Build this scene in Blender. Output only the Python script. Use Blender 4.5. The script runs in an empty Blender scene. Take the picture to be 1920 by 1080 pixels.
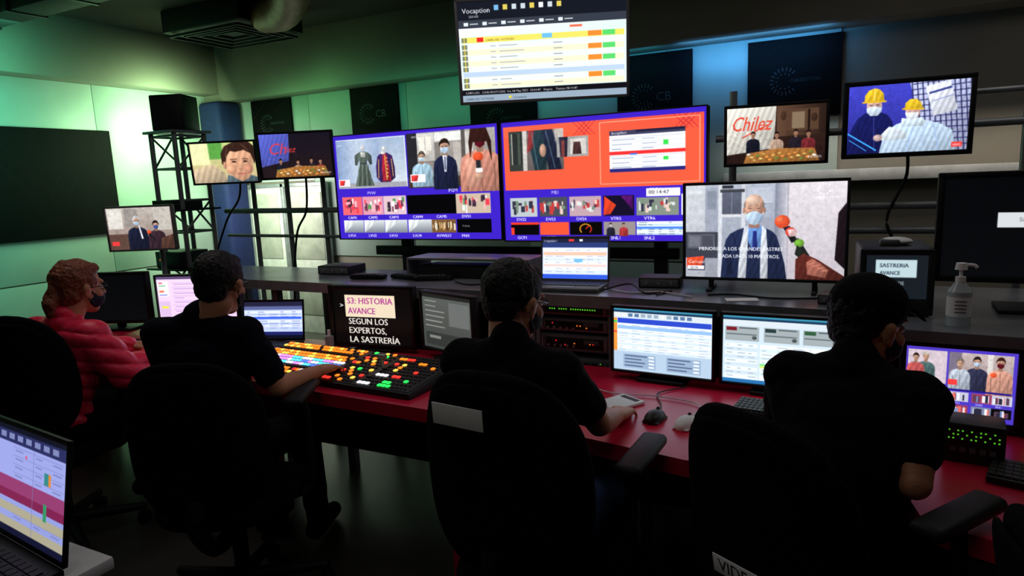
import bpy, bmesh, math, random
import numpy as np
from mathutils import Matrix, Vector, noise
random.seed(7); np.random.seed(5)
sc=bpy.context.scene
sc.view_settings.view_transform='Standard'
D2R=math.radians
# ------------------------------------------------------------------ materials
def lin(c):
    o=[]
    for k in c[:3]:
        k=k/255.0
        o.append(k/12.92 if k<=0.04045 else ((k+0.055)/1.055)**2.4)
    return tuple(o)
MATS={}
def mat(name,col,rough=0.6,metal=0.0,var=0.15,scale=12.0,bump=0.0,bscale=60.0,emit=None,es=1.0,spec=0.4,sheen=0.0):
    if name in MATS: return MATS[name]
    m=bpy.data.materials.new(name); m.use_nodes=True; nt=m.node_tree
    b=nt.nodes['Principled BSDF']
    c=lin(col)
    tc=nt.nodes.new('ShaderNodeTexCoord')
    n=nt.nodes.new('ShaderNodeTexNoise'); n.inputs['Scale'].default_value=scale; n.inputs['Detail'].default_value=3
    nt.links.new(tc.outputs['Object'],n.inputs['Vector'])
    r=nt.nodes.new('ShaderNodeValToRGB')
    r.color_ramp.elements[0].position=0.3; r.color_ramp.elements[1].position=0.7
    r.color_ramp.elements[0].color=tuple(x*(1-var) for x in c)+(1,)
    r.color_ramp.elements[1].color=tuple(min(1,x*(1+var)) for x in c)+(1,)
    nt.links.new(n.outputs['Fac'],r.inputs['Fac']); nt.links.new(r.outputs['Color'],b.inputs['Base Color'])
    b.inputs['Roughness'].default_value=rough; b.inputs['Metallic'].default_value=metal
    b.inputs['Specular IOR Level'].default_value=spec
    if bump>0:
        n2=nt.nodes.new('ShaderNodeTexNoise'); n2.inputs['Scale'].default_value=bscale
        nt.links.new(tc.outputs['Object'],n2.inputs['Vector'])
        bp=nt.nodes.new('ShaderNodeBump'); bp.inputs['Strength'].default_value=bump; bp.inputs['Distance'].default_value=0.01
        nt.links.new(n2.outputs['Fac'],bp.inputs['Height']); nt.links.new(bp.outputs['Normal'],b.inputs['Normal'])
    if emit:
        b.inputs['Emission Color'].default_value=lin(emit)+(1,); b.inputs['Emission Strength'].default_value=es
    MATS[name]=m; return m
def screenmat():
    if 'screen_light' in MATS: return MATS['screen_light']
    m=bpy.data.materials.new('screen_light'); m.use_nodes=True; nt=m.node_tree
    b=nt.nodes['Principled BSDF']; b.inputs['Base Color'].default_value=(0.004,0.004,0.005,1); b.inputs['Roughness'].default_value=0.35
    b.inputs['Specular IOR Level'].default_value=0.15
    a=nt.nodes.new('ShaderNodeAttribute'); a.attribute_name='Col'
    nt.links.new(a.outputs['Color'],b.inputs['Emission Color']); b.inputs['Emission Strength'].default_value=1.2
    MATS['screen_light']=m; return m
mat('black_plastic',(14,14,16),0.45,bump=0.05,bscale=300)
mat('dark_plastic',(30,31,34),0.5,bump=0.05,bscale=300)
mat('silver_plastic',(150,152,156),0.35,0.5)
mat('grey_plastic',(95,96,98),0.5)
mat('rack_grey',(120,122,126),0.4,0.3)
mat('steel',(140,144,148),0.35,0.5,bump=0.05,bscale=120)
mat('dark_steel',(56,58,62),0.4,0.7)
mat('counter_grey',(122,125,134),0.28,0.25,var=0.35,scale=4,bump=0.08,bscale=30)
mat('red_desk',(212,26,62),0.3,0.0,var=0.12,scale=4,bump=0.03,bscale=30,spec=0.5)
mat('chair_fabric',(15,15,17),0.95,bump=0.5,bscale=420,spec=0.08)
mat('chair_plastic',(16,16,18),0.55,spec=0.25)
mat('skin',(196,134,100),0.5,var=0.08,scale=9,bump=0.12,bscale=130)
mat('shirt_navy',(12,14,27),0.9,bump=0.3,bscale=220,spec=0.1)
mat('shirt_black',(9,9,12),0.9,bump=0.3,bscale=220,spec=0.1)
mat('puffer_red',(250,46,84),0.4,var=0.1,bump=0.15,bscale=40)
mat('jeans',(52,70,104),0.9,bump=0.3,bscale=260,spec=0.1)
mat('trousers',(12,12,15),0.9,bump=0.2,bscale=220,spec=0.1)
mat('hair_black',(12,10,10),0.55,bump=0.8,bscale=90,spec=0.3)
mat('hair_auburn',(126,66,40),0.5,bump=1.0,bscale=80,spec=0.4)
mat('mask_dark',(20,28,46),0.8)
mat('cap_black',(10,10,13),0.85,bump=0.3,bscale=200,spec=0.1)
mat('white_paper',(250,250,250),0.7,var=0.03)
mat('white_table',(215,215,220),0.4)
mat('eye_white',(225,220,212),0.3)
mat('iris',(30,20,14),0.2)
mat('glass_frame',(20,15,14),0.3)
mat('cable_black',(8,8,9),0.5)
mat('cable_white',(220,220,225),0.5)
mat('poster_dark',(12,10,13),0.75,spec=0.1)
mat('logo_grey',(46,44,50),0.6)
mat('logo_red',(60,9,16),0.6)
mat('column_blue',(9,24,74),0.8,bump=0.4,bscale=30)
mat('liquid',(190,200,205),0.15)
mat('duct_foil',(134,80,52),0.5,0.2,bump=0.8,bscale=14)
mat('vent_grey',(46,46,43),0.6)
mat('door_pale',(210,212,204),0.4)
mat('door_pane',(165,168,156),0.3)
mat('rubber',(9,9,10),0.8)
mat('led_green',(20,50,10),emit=(100,220,45),es=0.65)
mat('led_orange',(50,25,10),emit=(245,120,30),es=0.9)
mat('led_red',(50,10,10),emit=(245,40,30),es=0.8)
BTN={'o':(255,130,30),'y':(255,205,80),'c':(90,215,250),'p':(225,140,250),'w':(235,235,250),'r':(250,50,40),'g':(40,240,90),'b':(80,120,255),'k':None}
for k,c in BTN.items():
    if c: mat('button_'+k,tuple(x*0.4 for x in c),0.4,emit=c,es=1.5)
mat('button_k',(60,50,50),0.5)
# ------------------------------------------------------------------ mesh builder
class MB:
    def __init__(s,M=None):
        s.v=[];s.f=[];s.m=[];s.mats=[];s.M=M or Matrix.Identity(4)
    def mi(s,name):
        if name not in s.mats: s.mats.append(name)
        return s.mats.index(name)
    def add(s,vs,fs,mt,T=None):
        T=s.M@T if T is not None else s.M
        o=len(s.v); i=s.mi(mt)
        for v in vs: s.v.append(T@Vector(v))
        for f in fs: s.f.append([o+k for k in f]); s.m.append(i)
    def box(s,c,d,mt,bev=0.0,T=None,seg=2):
        bm=bmesh.new(); bmesh.ops.create_cube(bm,size=1.0)
        for v in bm.verts: v.co=Vector((v.co.x*d[0],v.co.y*d[1],v.co.z*d[2]))
        if bev>0:
            bmesh.ops.bevel(bm,geom=list(bm.edges),offset=min(bev,min(d)*0.49),segments=seg,affect='EDGES',profile=0.5)
        bm.verts.index_update()
        L=Matrix.Translation(c)
        if T is not None: L=T@L
        s.add([v.co.copy() for v in bm.verts],[[v.index for v in f.verts] for f in bm.faces],mt,L); bm.free()
    def cyl(s,p0,p1,r,mt,seg=14,r2=None,caps=True):
        p0=Vector(p0);p1=Vector(p1); r2=r if r2 is None else r2
        d=(p1-p0); 
        if d.length<1e-6: return
        q=d.to_track_quat('Z','Y').to_matrix()
        vs=[];fs=[]
        for k in range(seg):
            a=2*math.pi*k/seg; e=q@Vector((math.cos(a),math.sin(a),0))
            vs.append(p0+e*r); vs.append(p1+e*r2)
        for k in range(seg):
            j=(k+1)%seg; fs.append([2*k,2*j,2*j+1,2*k+1])
        if caps:
            fs.append([2*k for k in range(seg)][::-1]); fs.append([2*k+1 for k in range(seg)])
        s.add(vs,fs,mt)
    def ell(s,c,r,mt,R=None,seg=18,rings=12):
        vs=[];fs=[]
        if not hasattr(r,'__len__'): r=(r,r,r)
        c=Vector(c)
        for i in range(1,rings):
            t=math.pi*i/rings
            for k in range(seg):
                a=2*math.pi*k/seg
                p=Vector((r[0]*math.sin(t)*math.cos(a),r[1]*math.sin(t)*math.sin(a),r[2]*math.cos(t)))
                vs.append(c+(R@p if R is not None else p))
        n=len(vs)
        a=Vector((0,0,r[2])); vs.append(c+(R@a if R is not None else a)); vs.append(c-(R@a if R is not None else a))
        for i in range(rings-2):
            for k in range(seg):
                j=(k+1)%seg; fs.append([i*seg+k,(i+1)*seg+k,(i+1)*seg+j,i*seg+j])
        for k in range(seg):
            j=(k+1)%seg; fs.append([n,k,j]); fs.append([n+1,(rings-2)*seg+j,(rings-2)*seg+k])
        s.add(vs,fs,mt)
    def cap(s,p0,r0,p1,r1,mt='skin',seg=16):
        s.cyl(p0,p1,r0,mt,seg,r1); s.ell(p0,r0,mt,seg=seg,rings=10); s.ell(p1,r1,mt,seg=seg,rings=10)
    def tube(s,pts,r,mt,seg=8,sub=6):
        P=[Vector(p) for p in pts]
        if len(P)>2 and sub>1:
            Q=[]
            for i in range(len(P)-1):
                a=P[max(0,i-1)];b=P[i];c=P[i+1];d=P[min(len(P)-1,i+2)]
                for k in range(sub):
                    t=k/sub
                    Q.append(0.5*((2*b)+(c-a)*t+(2*a-5*b+4*c-d)*t*t+(3*b-a-3*c+d)*t**3))
            Q.append(P[-1]); P=Q
        vs=[];fs=[]
        for i,p in enumerate(P):
            d=(P[min(i+1,len(P)-1)]-P[max(i-1,0)]).normalized()
            q=d.to_track_quat('Z','Y').to_matrix()
            for k in range(seg):
                a=2*math.pi*k/seg; vs.append(p+q@Vector((math.cos(a)*r,math.sin(a)*r,0)))
        for i in range(len(P)-1):
            for k in range(seg):
                j=(k+1)%seg; fs.append([i*seg+k,i*seg+j,(i+1)*seg+j,(i+1)*seg+k])
        fs.append(list(range(seg))[::-1]); fs.append([(len(P)-1)*seg+k for k in range(seg)])
        s.add(vs,fs,mt)
    def prism(s,poly,z0,z1,mt,T=None):
        n=len(poly)
        vs=[(p[0],p[1],z0) for p in poly]+[(p[0],p[1],z1) for p in poly]
        fs=[list(range(n))[::-1],list(range(n,2*n))]+[[i,(i+1)%n,n+(i+1)%n,n+i] for i in range(n)]
        s.add(vs,fs,mt,T)
    def text(s,txt,x,y,h,mt,T,w=None,shear=0):
        vs,fs,bw,bh=glyphs(txt,shear)
        k=h/bh if bh else h; kx=(w/bw) if w else k
        s.add([(x+a*kx,y+b*k,0) for a,b in vs],fs,mt,T)
    def mesh(s,name,ang=35):
        me=bpy.data.meshes.new(name); me.from_pydata([tuple(v) for v in s.v],[],s.f)
        for n in s.mats: me.materials.append(MATS[n])
        me.polygons.foreach_set('material_index',s.m)
        me.polygons.foreach_set('use_smooth',[True]*len(s.f))
        me.update()
        me.set_sharp_from_angle(angle=D2R(ang))
        return me
    def obj(s,name,parent=None,ang=35,label=None,loc=None):
        o=bpy.data.objects.new(name,s.mesh(name,ang)); sc.collection.objects.link(o)
        if parent is not None: o.parent=parent
        if loc is not None: o.location=loc
        if label: o['label']=label
        return o
    def blob(s,name,voxel=0.006,iters=5,parent=None,disp=None,keepmat=None,label=None):
        me=bpy.data.meshes.new('tmp'); me.from_pydata([tuple(v) for v in s.v],[],s.f); me.update()
        o=bpy.data.objects.new('tmp',me); sc.collection.objects.link(o)
        r=o.modifiers.new('r','REMESH'); r.mode='VOXEL'; r.voxel_size=voxel; r.use_smooth_shade=True
        m=o.modifiers.new('s','SMOOTH'); m.factor=0.5; m.iterations=iters
        dg=bpy.context.evaluated_depsgraph_get()
        n=bpy.data.meshes.new_from_object(o.evaluated_get(dg)); n.name=name
        bpy.data.objects.remove(o); bpy.data.meshes.remove(me)
        if disp:
            ns=[v.normal.copy() for v in n.vertices]
            for v,nn in zip(n.vertices,ns): v.co+=nn*disp(v.co)
        n.materials.clear(); n.materials.append(MATS[keepmat or s.mats[0]])
        n.polygons.foreach_set('material_index',[0]*len(n.polygons))
        n.polygons.foreach_set('use_smooth',[True]*len(n.polygons)); n.update()
        ob=bpy.data.objects.new(name,n); sc.collection.objects.link(ob)
        if parent is not None: ob.parent=parent
        if label: ob['label']=label
        return ob
GL={}
def glyphs(txt,shear=0):
    k=(txt,shear)
    if k in GL: return GL[k]
    c=bpy.data.curves.new('t','FONT'); c.body=txt; c.size=1; c.resolution_u=2; c.shear=shear
    o=bpy.data.objects.new('t',c); sc.collection.objects.link(o)
    dg=bpy.context.evaluated_depsgraph_get(); dg.update()
    me=bpy.data.meshes.new_from_object(o.evaluated_get(dg))
    vs=[(v.co.x,v.co.y) for v in me.vertices]; fs=[list(p.vertices) for p in me.polygons]
    bpy.data.objects.remove(o); bpy.data.curves.remove(c); bpy.data.meshes.remove(me)
    if vs:
        x0=min(a for a,b in vs); x1=max(a for a,b in vs); bh=0.73
        vs=[(a-x0,b) for a,b in vs]; r=(vs,fs,x1-x0,bh)
    else: r=([],[],1,1)
    GL[k]=r; return r
def tag(o,label,cat,group=None):
    o['label']=label; o['category']=cat
    if group: o['group']=group
    return o
def root(name,label,cat,loc,rz=0,group=None):
    e=bpy.data.objects.new(name,None); e.empty_display_size=0.1; sc.collection.objects.link(e)
    e.location=loc; e.rotation_euler=(0,0,D2R(rz)); return tag(e,label,cat,group)
def struct(o): o['kind']='structure'; return o
# ------------------------------------------------------------------ screen painter: fills a fine grid of vertex colours
def blur(a,n=1):
    for _ in range(n):
        p=np.pad(a,((1,1),(0,0),(0,0)),'edge'); a=(p[:-2]+2*p[1:-1]+p[2:])/4
        p=np.pad(a,((0,0),(1,1),(0,0)),'edge'); a=(p[:,:-2]+2*p[:,1:-1]+p[:,2:])/4
    return a
class Scr:
    def __init__(s,cw,ch,res=1.25):
        s.cw=cw;s.ch=ch;s.k=res*2; s.W=int(round(cw*res))*2; s.H=int(round(ch*res))*2; s.A=np.zeros((s.H,s.W,3))
    def _bb(s,x0,y0,x1,y1):
        kx=s.W/s.cw; ky=s.H/s.ch
        i0=max(0,int(math.floor(y0*ky))); i1=min(s.H,int(math.ceil(y1*ky))); j0=max(0,int(math.floor(x0*kx))); j1=min(s.W,int(math.ceil(x1*kx)))
        if i1<=i0 or j1<=j0: return None
        gy,gx=np.meshgrid((np.arange(i0,i1)+.5)/ky,(np.arange(j0,j1)+.5)/kx,indexing='ij')
        return s.A[i0:i1,j0:j1],gx,gy
    def _poly(s,pts,c,shade=None):
        xs=[p[0] for p in pts]; ys=[p[1] for p in pts]
        q=s._bb(min(xs),min(ys),max(xs),max(ys))
        if q is None: return
        A,gx,gy=q; m=np.zeros(gx.shape,bool); n=len(pts)
        for i in range(n):
            x0,y0=pts[i]; x1,y1=pts[(i+1)%n]
            if y0==y1: continue
            m^=((y0>gy)!=(y1>gy))&(gx<(x1-x0)*(gy-y0)/(y1-y0)+x0)
        c=np.array(c[:3],float)
        if shade is None: A[m]=c
        else: A[m]=(shade(gx,gy)[...,None]*c)[m]
    def r(s,x0,y0,x1,y1,c,c2=None):
        q=s._bb(x0,y0,x1,y1)
        if q is None: return
        A,gx,gy=q; m=(gx>=x0)&(gx<=x1)&(gy>=y0)&(gy<=y1); c=np.array(c[:3],float)
        if c2 is None: A[m]=c
        else:
            t=((gy-y0)/(y1-y0))[...,None]; A[m]=(c*(1-t)+np.array(c2,float)*t)[m]
    def rh(s,x0,y0,x1,y1,c,c2):
        q=s._bb(x0,y0,x1,y1)
        if q is None: return
        A,gx,gy=q; t=((gx-x0)/(x1-x0))[...,None]; A[...]=np.array(c,float)*(1-t)+np.array(c2,float)*t
    def p(s,pts,c):
        ys=[q[1] for q in pts]; xs_=[q[0] for q in pts]; y0,y1=min(ys),max(ys)+1e-6; x0,x1=min(xs_),max(xs_)+1e-6
        s._poly(pts,c,lambda gx,gy:1.08-.22*(gy-y0)/(y1-y0)-.16*(gx-x0)/(x1-x0)+.07*np.sin((gx+gy*.4)*.55))
    def e(s,cx,cy,rx,ry,c,n=20):
        q=s._bb(cx-rx,cy-ry,cx+rx,cy+ry)
        if q is None: return
        A,gx,gy=q; u=(gx-cx)/rx; v=(gy-cy)/ry; m=u*u+v*v<=1; d=np.sqrt((u+.35)**2+(v+.3)**2)
        A[m]=((1.1-.26*d)[...,None]*np.array(c[:3],float))[m]
    def l(s,x0,y0,x1,y1,w,c):
        d=Vector((x1-x0,y1-y0)); d.normalize(); n=Vector((-d.y,d.x))*max(w,.7)*0.5
        s._poly([(x0+n.x,y0+n.y),(x1+n.x,y1+n.y),(x1-n.x,y1-n.y),(x0-n.x,y0-n.y)],c)
    def t(s,txt,x,y,h,c,w=None,shear=0,bold=0):
        vs,fs,bw,bh=glyphs(txt,shear); k=h/bh; kx=(w/bw) if w else k
        for dx in ((0,bold) if bold else (0,)):
            for f in fs: s._poly([(x+dx+vs[i][0]*kx,y-vs[i][1]*k) for i in f],c)
    def soft(s,x0,y0,x1,y1,n=2):
        A=s._bb(x0,y0,x1,y1)[0]; A[...]=blur(A,n)
    def grain(s,x0,y0,x1,y1,amp=.1):
        A=s._bb(x0,y0,x1,y1)[0]; h,w=A.shape[:2]; N=np.zeros((h,w,1))
        for sz,a in ((4,.7),(12,.7)):
            b=np.random.randn(h//sz+2,w//sz+2,1); b=np.repeat(np.repeat(b,sz,0),sz,1)[:h,:w]; N+=a*blur(b,sz*sz//2)
        A*=(1+amp*N)
    def foot(s,x0,y0,x1,y1,n=2,amp=.09): s.soft(x0,y0,x1,y1,n); s.grain(x0,y0,x1,y1,amp)
    def fig(s,cx,top,h,suit,skin=(205,160,135),hair=(40,28,22),mask=None,w=1.0):
        r=h*0.125; hy=top+r*1.3
        s.p([(cx-h*.31*w,top+h),(cx-h*.30*w,top+h*.56),(cx-h*.27*w,top+h*.44),(cx-h*.2*w,top+h*.38),(cx-h*.08,top+h*.33),(cx+h*.08,top+h*.33),(cx+h*.2*w,top+h*.38),(cx+h*.27*w,top+h*.44),(cx+h*.30*w,top+h*.56),(cx+h*.31*w,top+h)],suit)
        dk=tuple(k*.6 for k in suit)
        s.l(cx-h*.2*w,top+h*.55,cx-h*.2*w,top+h,max(.8,h*.02),dk); s.l(cx+h*.2*w,top+h*.55,cx+h*.2*w,top+h,max(.8,h*.02),dk); s.l(cx,top+h*.4,cx+h*.02,top+h,max(.8,h*.015),dk)
        s.r(cx-r*.42,hy,cx+r*.42,top+h*.36,tuple(k*.7 for k in skin))
        s.p([(cx-r*.7,hy-r*.7),(cx-r*.3,hy-r*1.1),(cx+r*.3,hy-r*1.1),(cx+r*.7,hy-r*.7),(cx+r*.74,hy),(cx+r*.6,hy+r*.6),(cx+r*.2,hy+r*1.05),(cx-r*.2,hy+r*1.05),(cx-r*.6,hy+r*.6),(cx-r*.74,hy)],skin)
        s.r(cx+r*.35,hy-r*.5,cx+r*.72,hy+r*.4,tuple(k*.8 for k in skin))
        s.l(cx-r*.5,hy-r*.12,cx-r*.15,hy-r*.12,max(.5,r*.12),(80,54,46)); s.l(cx+r*.12,hy-r*.12,cx+r*.48,hy-r*.12,max(.5,r*.12),(80,54,46)); s.l(cx-r*.15,hy+r*.58,cx+r*.2,hy+r*.58,max(.5,r*.1),tuple(k*.7 for k in skin))
        if hair: s.p([(cx-r*.84,hy+r*.1),(cx-r*.86,hy-r*.6),(cx-r*.5,hy-r*1.2),(cx,hy-r*1.4),(cx+r*.5,hy-r*1.25),(cx+r*.86,hy-r*.6),(cx+r*.84,hy+r*.1),(cx+r*.66,hy-r*.5),(cx+r*.1,hy-r*.7),(cx-r*.6,hy-r*.5)],hair)
        if mask: s.p([(cx-r*.68,hy+r*.1),(cx,hy),(cx+r*.68,hy+r*.1),(cx+r*.6,hy+r*.7),(cx,hy+r*1.08),(cx-r*.6,hy+r*.7)],mask)
    def build(s,name,W,H,M,parent):
        A=s.A; h,w=s.H//2,s.W//2
        B=A.reshape(h,2,w,2,3).mean(axis=(1,3))
        p=np.pad(B,((1,1),(1,1),(0,0)),'edge'); B=(B*6+p[:-2,1:-1]+p[2:,1:-1]+p[1:-1,:-2]+p[1:-1,2:])/10
        B=np.clip(B,0,255)/255; B=np.where(B<=.04045,B/12.92,((B+.055)/1.055)**2.4)
        R=np.array(M)[:3,:3]; T=np.array(M)[:3,3]
        u=np.linspace(-.5,.5,w)*W; v=np.linspace(.5,-.5,h)*H
        V=np.zeros((h,w,3)); V[...,0]=u[None,:]; V[...,2]=v[:,None]; V=V.reshape(-1,3)@R.T+T
        idx=np.arange(h*w).reshape(h,w); F=np.stack([idx[:-1,:-1],idx[1:,:-1],idx[1:,1:],idx[:-1,1:]],-1).reshape(-1,4)
        me=bpy.data.meshes.new(name); me.from_pydata(V.tolist(),[],F.tolist())
        ca=me.color_attributes.new('Col','FLOAT_COLOR','POINT')
        C=np.ones((h*w,4),np.float32); C[:,:3]=B.reshape(-1,3); ca.data.foreach_set('color',C.ravel())
        me.materials.append(screenmat()); me.update()
        o=bpy.data.objects.new(name,me); sc.collection.objects.link(o); o.parent=parent
        return o
def monitor(name,label,cat,base,hc,W,H,rz,tilt,scr,bez=0.014,depth=0.035,frame='black_plastic',stand='foot',chin=0.0,group=None,pole_to=None):
    """base = point the thing rests on / hangs at; hc = height of screen centre above it"""
    rt=root(name,label,cat,base,rz,group)
    M=Matrix.Translation((0,0,hc))@Matrix.Rotation(D2R(tilt),4,'X')
    b=MB(M)
    b.box((0,depth/2+0.004,-chin/2),(W+2*bez,depth,H+2*bez+chin),frame,0.006)
    b.box((0,depth+0.012,-chin/2),(W*.6,0.03,H*.6),frame,0.01)
    for x in (-1,1): b.box((x*(W/2+bez/2),-0.001,0),(bez,0.012,H+2*bez),frame,0.003)
    b.box((0,-0.001,H/2+bez/2),(W+2*bez,0.012,bez),frame,0.003)
    b.box((0,-0.001,-H/2-bez/2-chin/2),(W+2*bez,0.012,bez+chin),frame,0.003)
    b.obj('housing',rt)
    scr.build('screen',W,H,M@Matrix.Translation((0,0.0035,0)),rt)
    if stand=='foot':
        t=MB(); zb=hc-H/2-bez-chin
        t.box((0,0.03+depth,0.008),(min(.24,W*.5),0.17,0.014),frame,0.006)
        t.box((0,depth+0.035,max(zb+.05,0.04)/2+0.03),(0.05,0.025,max(zb+.1,0.1)),frame,0.006)
        t.obj('stand',rt)
    elif stand=='feet':
        zb=hc-H/2-bez-chin
        for x in (-1,1):
            t=MB()
            t.box((x*W*.33,depth/2,0.005),(0.02,0.16,0.01),frame,0.004)
            t.box((x*W*.33,depth/2,zb/2+.008),(0.02,0.02,zb+.02),frame,0.003)
            t.obj('foot',rt)
    elif stand=='bracket':
        t=MB(M); t.box((0,depth+0.035,0),(0.12,0.02,0.12),'dark_steel',0.003); t.cyl((0,depth+0.03,0),(0,depth+0.11,0),0.016,'dark_steel')
        t.obj('wall_bracket',rt)
    elif stand=='hanger':
        t=MB(); top=pole_to
        t.cyl((0,depth+0.06,hc),(0,depth+0.06,top),0.022,'dark_steel'); t.box((0,depth+0.05,hc),(0.25,0.03,0.22),'dark_steel',0.004)
        t.box((0,depth+0.06,top-0.01),(0.16,0.16,0.02),'dark_steel',0.003)
        t.obj('ceiling_mount',rt)
    return rt
# ------------------------------------------------------------------ pictures
BLUE=(60,34,196)
def p_wall_left():
    S=Scr(320,205,1.4); S.r(0,0,320,205,BLUE)
    S.r(5,8,150,104,(160,180,206),(206,214,222)); S.rh(5,8,50,104,(130,152,192),(190,204,222)); S.rh(50,8,96,104,(190,204,222),(150,170,202)); S.r(5,94,150,104,(160,160,170))
    # mannequins
    S.e(62,26,4,5,(225,225,225)); S.p([(50,36),(57,33),(67,33),(74,36),(71,48),(69,56),(76,78),(82,100),(42,100),(48,78),(55,56),(53,48)],(88,102,94)); S.p([(57,34),(67,34),(66,44),(58,44)],(215,214,210)); S.p([(44,40),(50,36),(53,50),(48,60),(44,58)],(84,96,92)); S.p([(74,36),(80,42),(80,58),(76,60),(71,50)],(70,80,78))
    for i in range(7): S.l(52+i*4,58,46+i*5.2,99,1.2,(58,68,62) if i%2 else (136,150,140))
    S.l(54,56,70,56,2,(50,56,54))
    S.e(106,30,4,5,(230,230,230)); S.p([(92,44),(100,38),(112,38),(122,44),(126,66),(126,86),(116,94),(96,94),(88,84),(88,62)],(64,36,96)); S.p([(103,40),(110,40),(115,66),(118,92),(100,92),(100,66)],(180,40,60)); S.l(107,42,109,90,1.5,(230,200,90)); S.e(104,38,5,3,(232,228,222)); S.l(94,50,92,86,1.3,(230,190,90)); S.l(120,50,122,84,1.3,(230,190,90))
    for i in range(6): S.e(111,48+i*7,1.4,1.4,(240,220,120),8)
    S.foot(5,8,150,104,2,.05); S.l(6,9,149,9,1,(230,235,245)); S.l(148.5,9,148.5,104,1.2,(235,235,245)); S.t('pvw',9,20,4,(240,240,240))
    S.r(6,86,30,100,(235,235,240)); S.p([(8,88),(20,88),(17,98),(8,98)],(235,60,60))
    S.r(152,6,315,108,(172,167,162),(124,116,110)); S.r(152,6,172,108,(38,38,44)); S.r(172,8,205,60,(214,212,207),(176,172,168)); S.r(206,8,255,24,(232,232,228)); S.r(255,6,262,108,(90,84,80)); S.r(206,26,216,80,(130,124,120)); S.r(240,28,254,80,(180,174,168)); S.r(262,10,276,70,(205,200,196)); S.l(172,60,206,60,1.5,(110,100,96)); S.r(152,88,315,108,(84,66,58),(60,46,40)); S.r(176,14,200,40,(236,232,220)); S.l(188,14,188,40,1,(150,146,140))
    S.e(186,44,14,6,(240,235,225)); S.fig(180,40,66,(170,205,225),hair=(90,80,70),mask=(200,225,240)); S.fig(224,20,92,(30,36,66),mask=(190,215,240),w=.8); S.p([(220,50),(228,50),(226,80),(222,80)],(235,238,245)); S.l(224,52,224,76,2,(60,70,120))
    S.fig(288,8,110,(214,146,126),hair=(60,30,25),mask=(96,20,34),w=1.1); S.p([(272,6),(300,6),(308,30),(308,66),(300,30),(276,30),(270,60),(268,30)],(52,26,22)); S.p([(262,60),(276,54),(288,108),(262,108)],(232,168,146)); S.e(284,56,9,8,(250,90,50)); S.r(280,62,288,82,(40,40,46)); S.r(279,76,291,84,(240,240,240)); S.e(284,90,8,6,(210,165,140))
    S.foot(152,6,315,108,2,.06)
    S.r(156,82,185,97,(235,235,240)); S.p([(158,84),(172,84),(169,95),(158,95)],(235,60,60))
    S.t('PGM',228,117,6,(240,240,255)); S.t('PVW',66,117,6,(230,230,250)); S.t('VIVO',162,15,4,(240,240,240))
    xs=[10,54,98,146,192,240]; w=[43,43,46,46,48,62]
    cols=[(235,100,110),(220,150,170),(220,190,200),(4,4,6),(4,4,6),(200,180,160)]
    for i in range(6):
        S.r(xs[i],121,xs[i]+w[i],157,cols[i])
        if i in (0,1,2,5):
            for k in range(20):
                x=xs[i]+2+random.random()*(w[i]-10); y=123+random.random()*20
                S.r(x,y,x+2+random.random()*5,y+4+random.random()*12,random.choice([(240,60,80),(245,240,240),(60,40,60),(250,180,190),(120,60,80),(90,150,90)]))
            S.soft(xs[i],121,xs[i]+w[i],157,2)
    for i,n in enumerate(['CAM1','CAM2','CAM3','CAM4','CAM5','DVS1']): S.t(n,xs[i]+10,165,5.4,(240,240,255),bold=.3)
    for i in range(4): S.r(xs[i],168,xs[i]+w[i],193,(215,222,225),(120,126,138)); S.p([(xs[i],168),(xs[i]+w[i]*.7,168),(xs[i],193)],(230,235,235)); S.soft(xs[i],168,xs[i]+w[i],193,4)
    S.r(192,168,238,193,(120,84,50)); 
    for k in range(24): S.r(194+k*1.8,170+random.random()*8,195.4+k*1.8,184+random.random()*6,random.choice([(230,200,120),(60,40,30),(180,120,70),(245,240,220)]))
    S.soft(192,168,238,193,2)
    S.r(240,168,302,193,(4,4,6)); S.t('Frame',250,182,3.8,(200,200,200))
    for i,n in enumerate(['LVU1','LVU2','LVU3','LVU4','AVWEST','FNX']): S.t(n,xs[i]+8,201,5.4,(240,240,255),bold=.3)
    return S
def table(S,x0,y0,x1,y1,n,bg=(240,246,250),alt=(200,222,240),cols=5,ink=(110,120,135)):
    S.r(x0,y0,x1,y1,bg); dy=(y1-y0)/n
    for i in range(n):
        if i%2: S.r(x0,y0+i*dy,x1,y0+(i+1)*dy,alt)
        x=x0+3
        while x<x1-6:
            w=3+random.random()*(x1-x0)/cols*0.7
            if random.random()<.75: S.r(x,y0+i*dy+dy*.35,min(x+w,x1-2),y0+i*dy+dy*.62,ink)
            x+=(x1-x0)/cols
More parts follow.
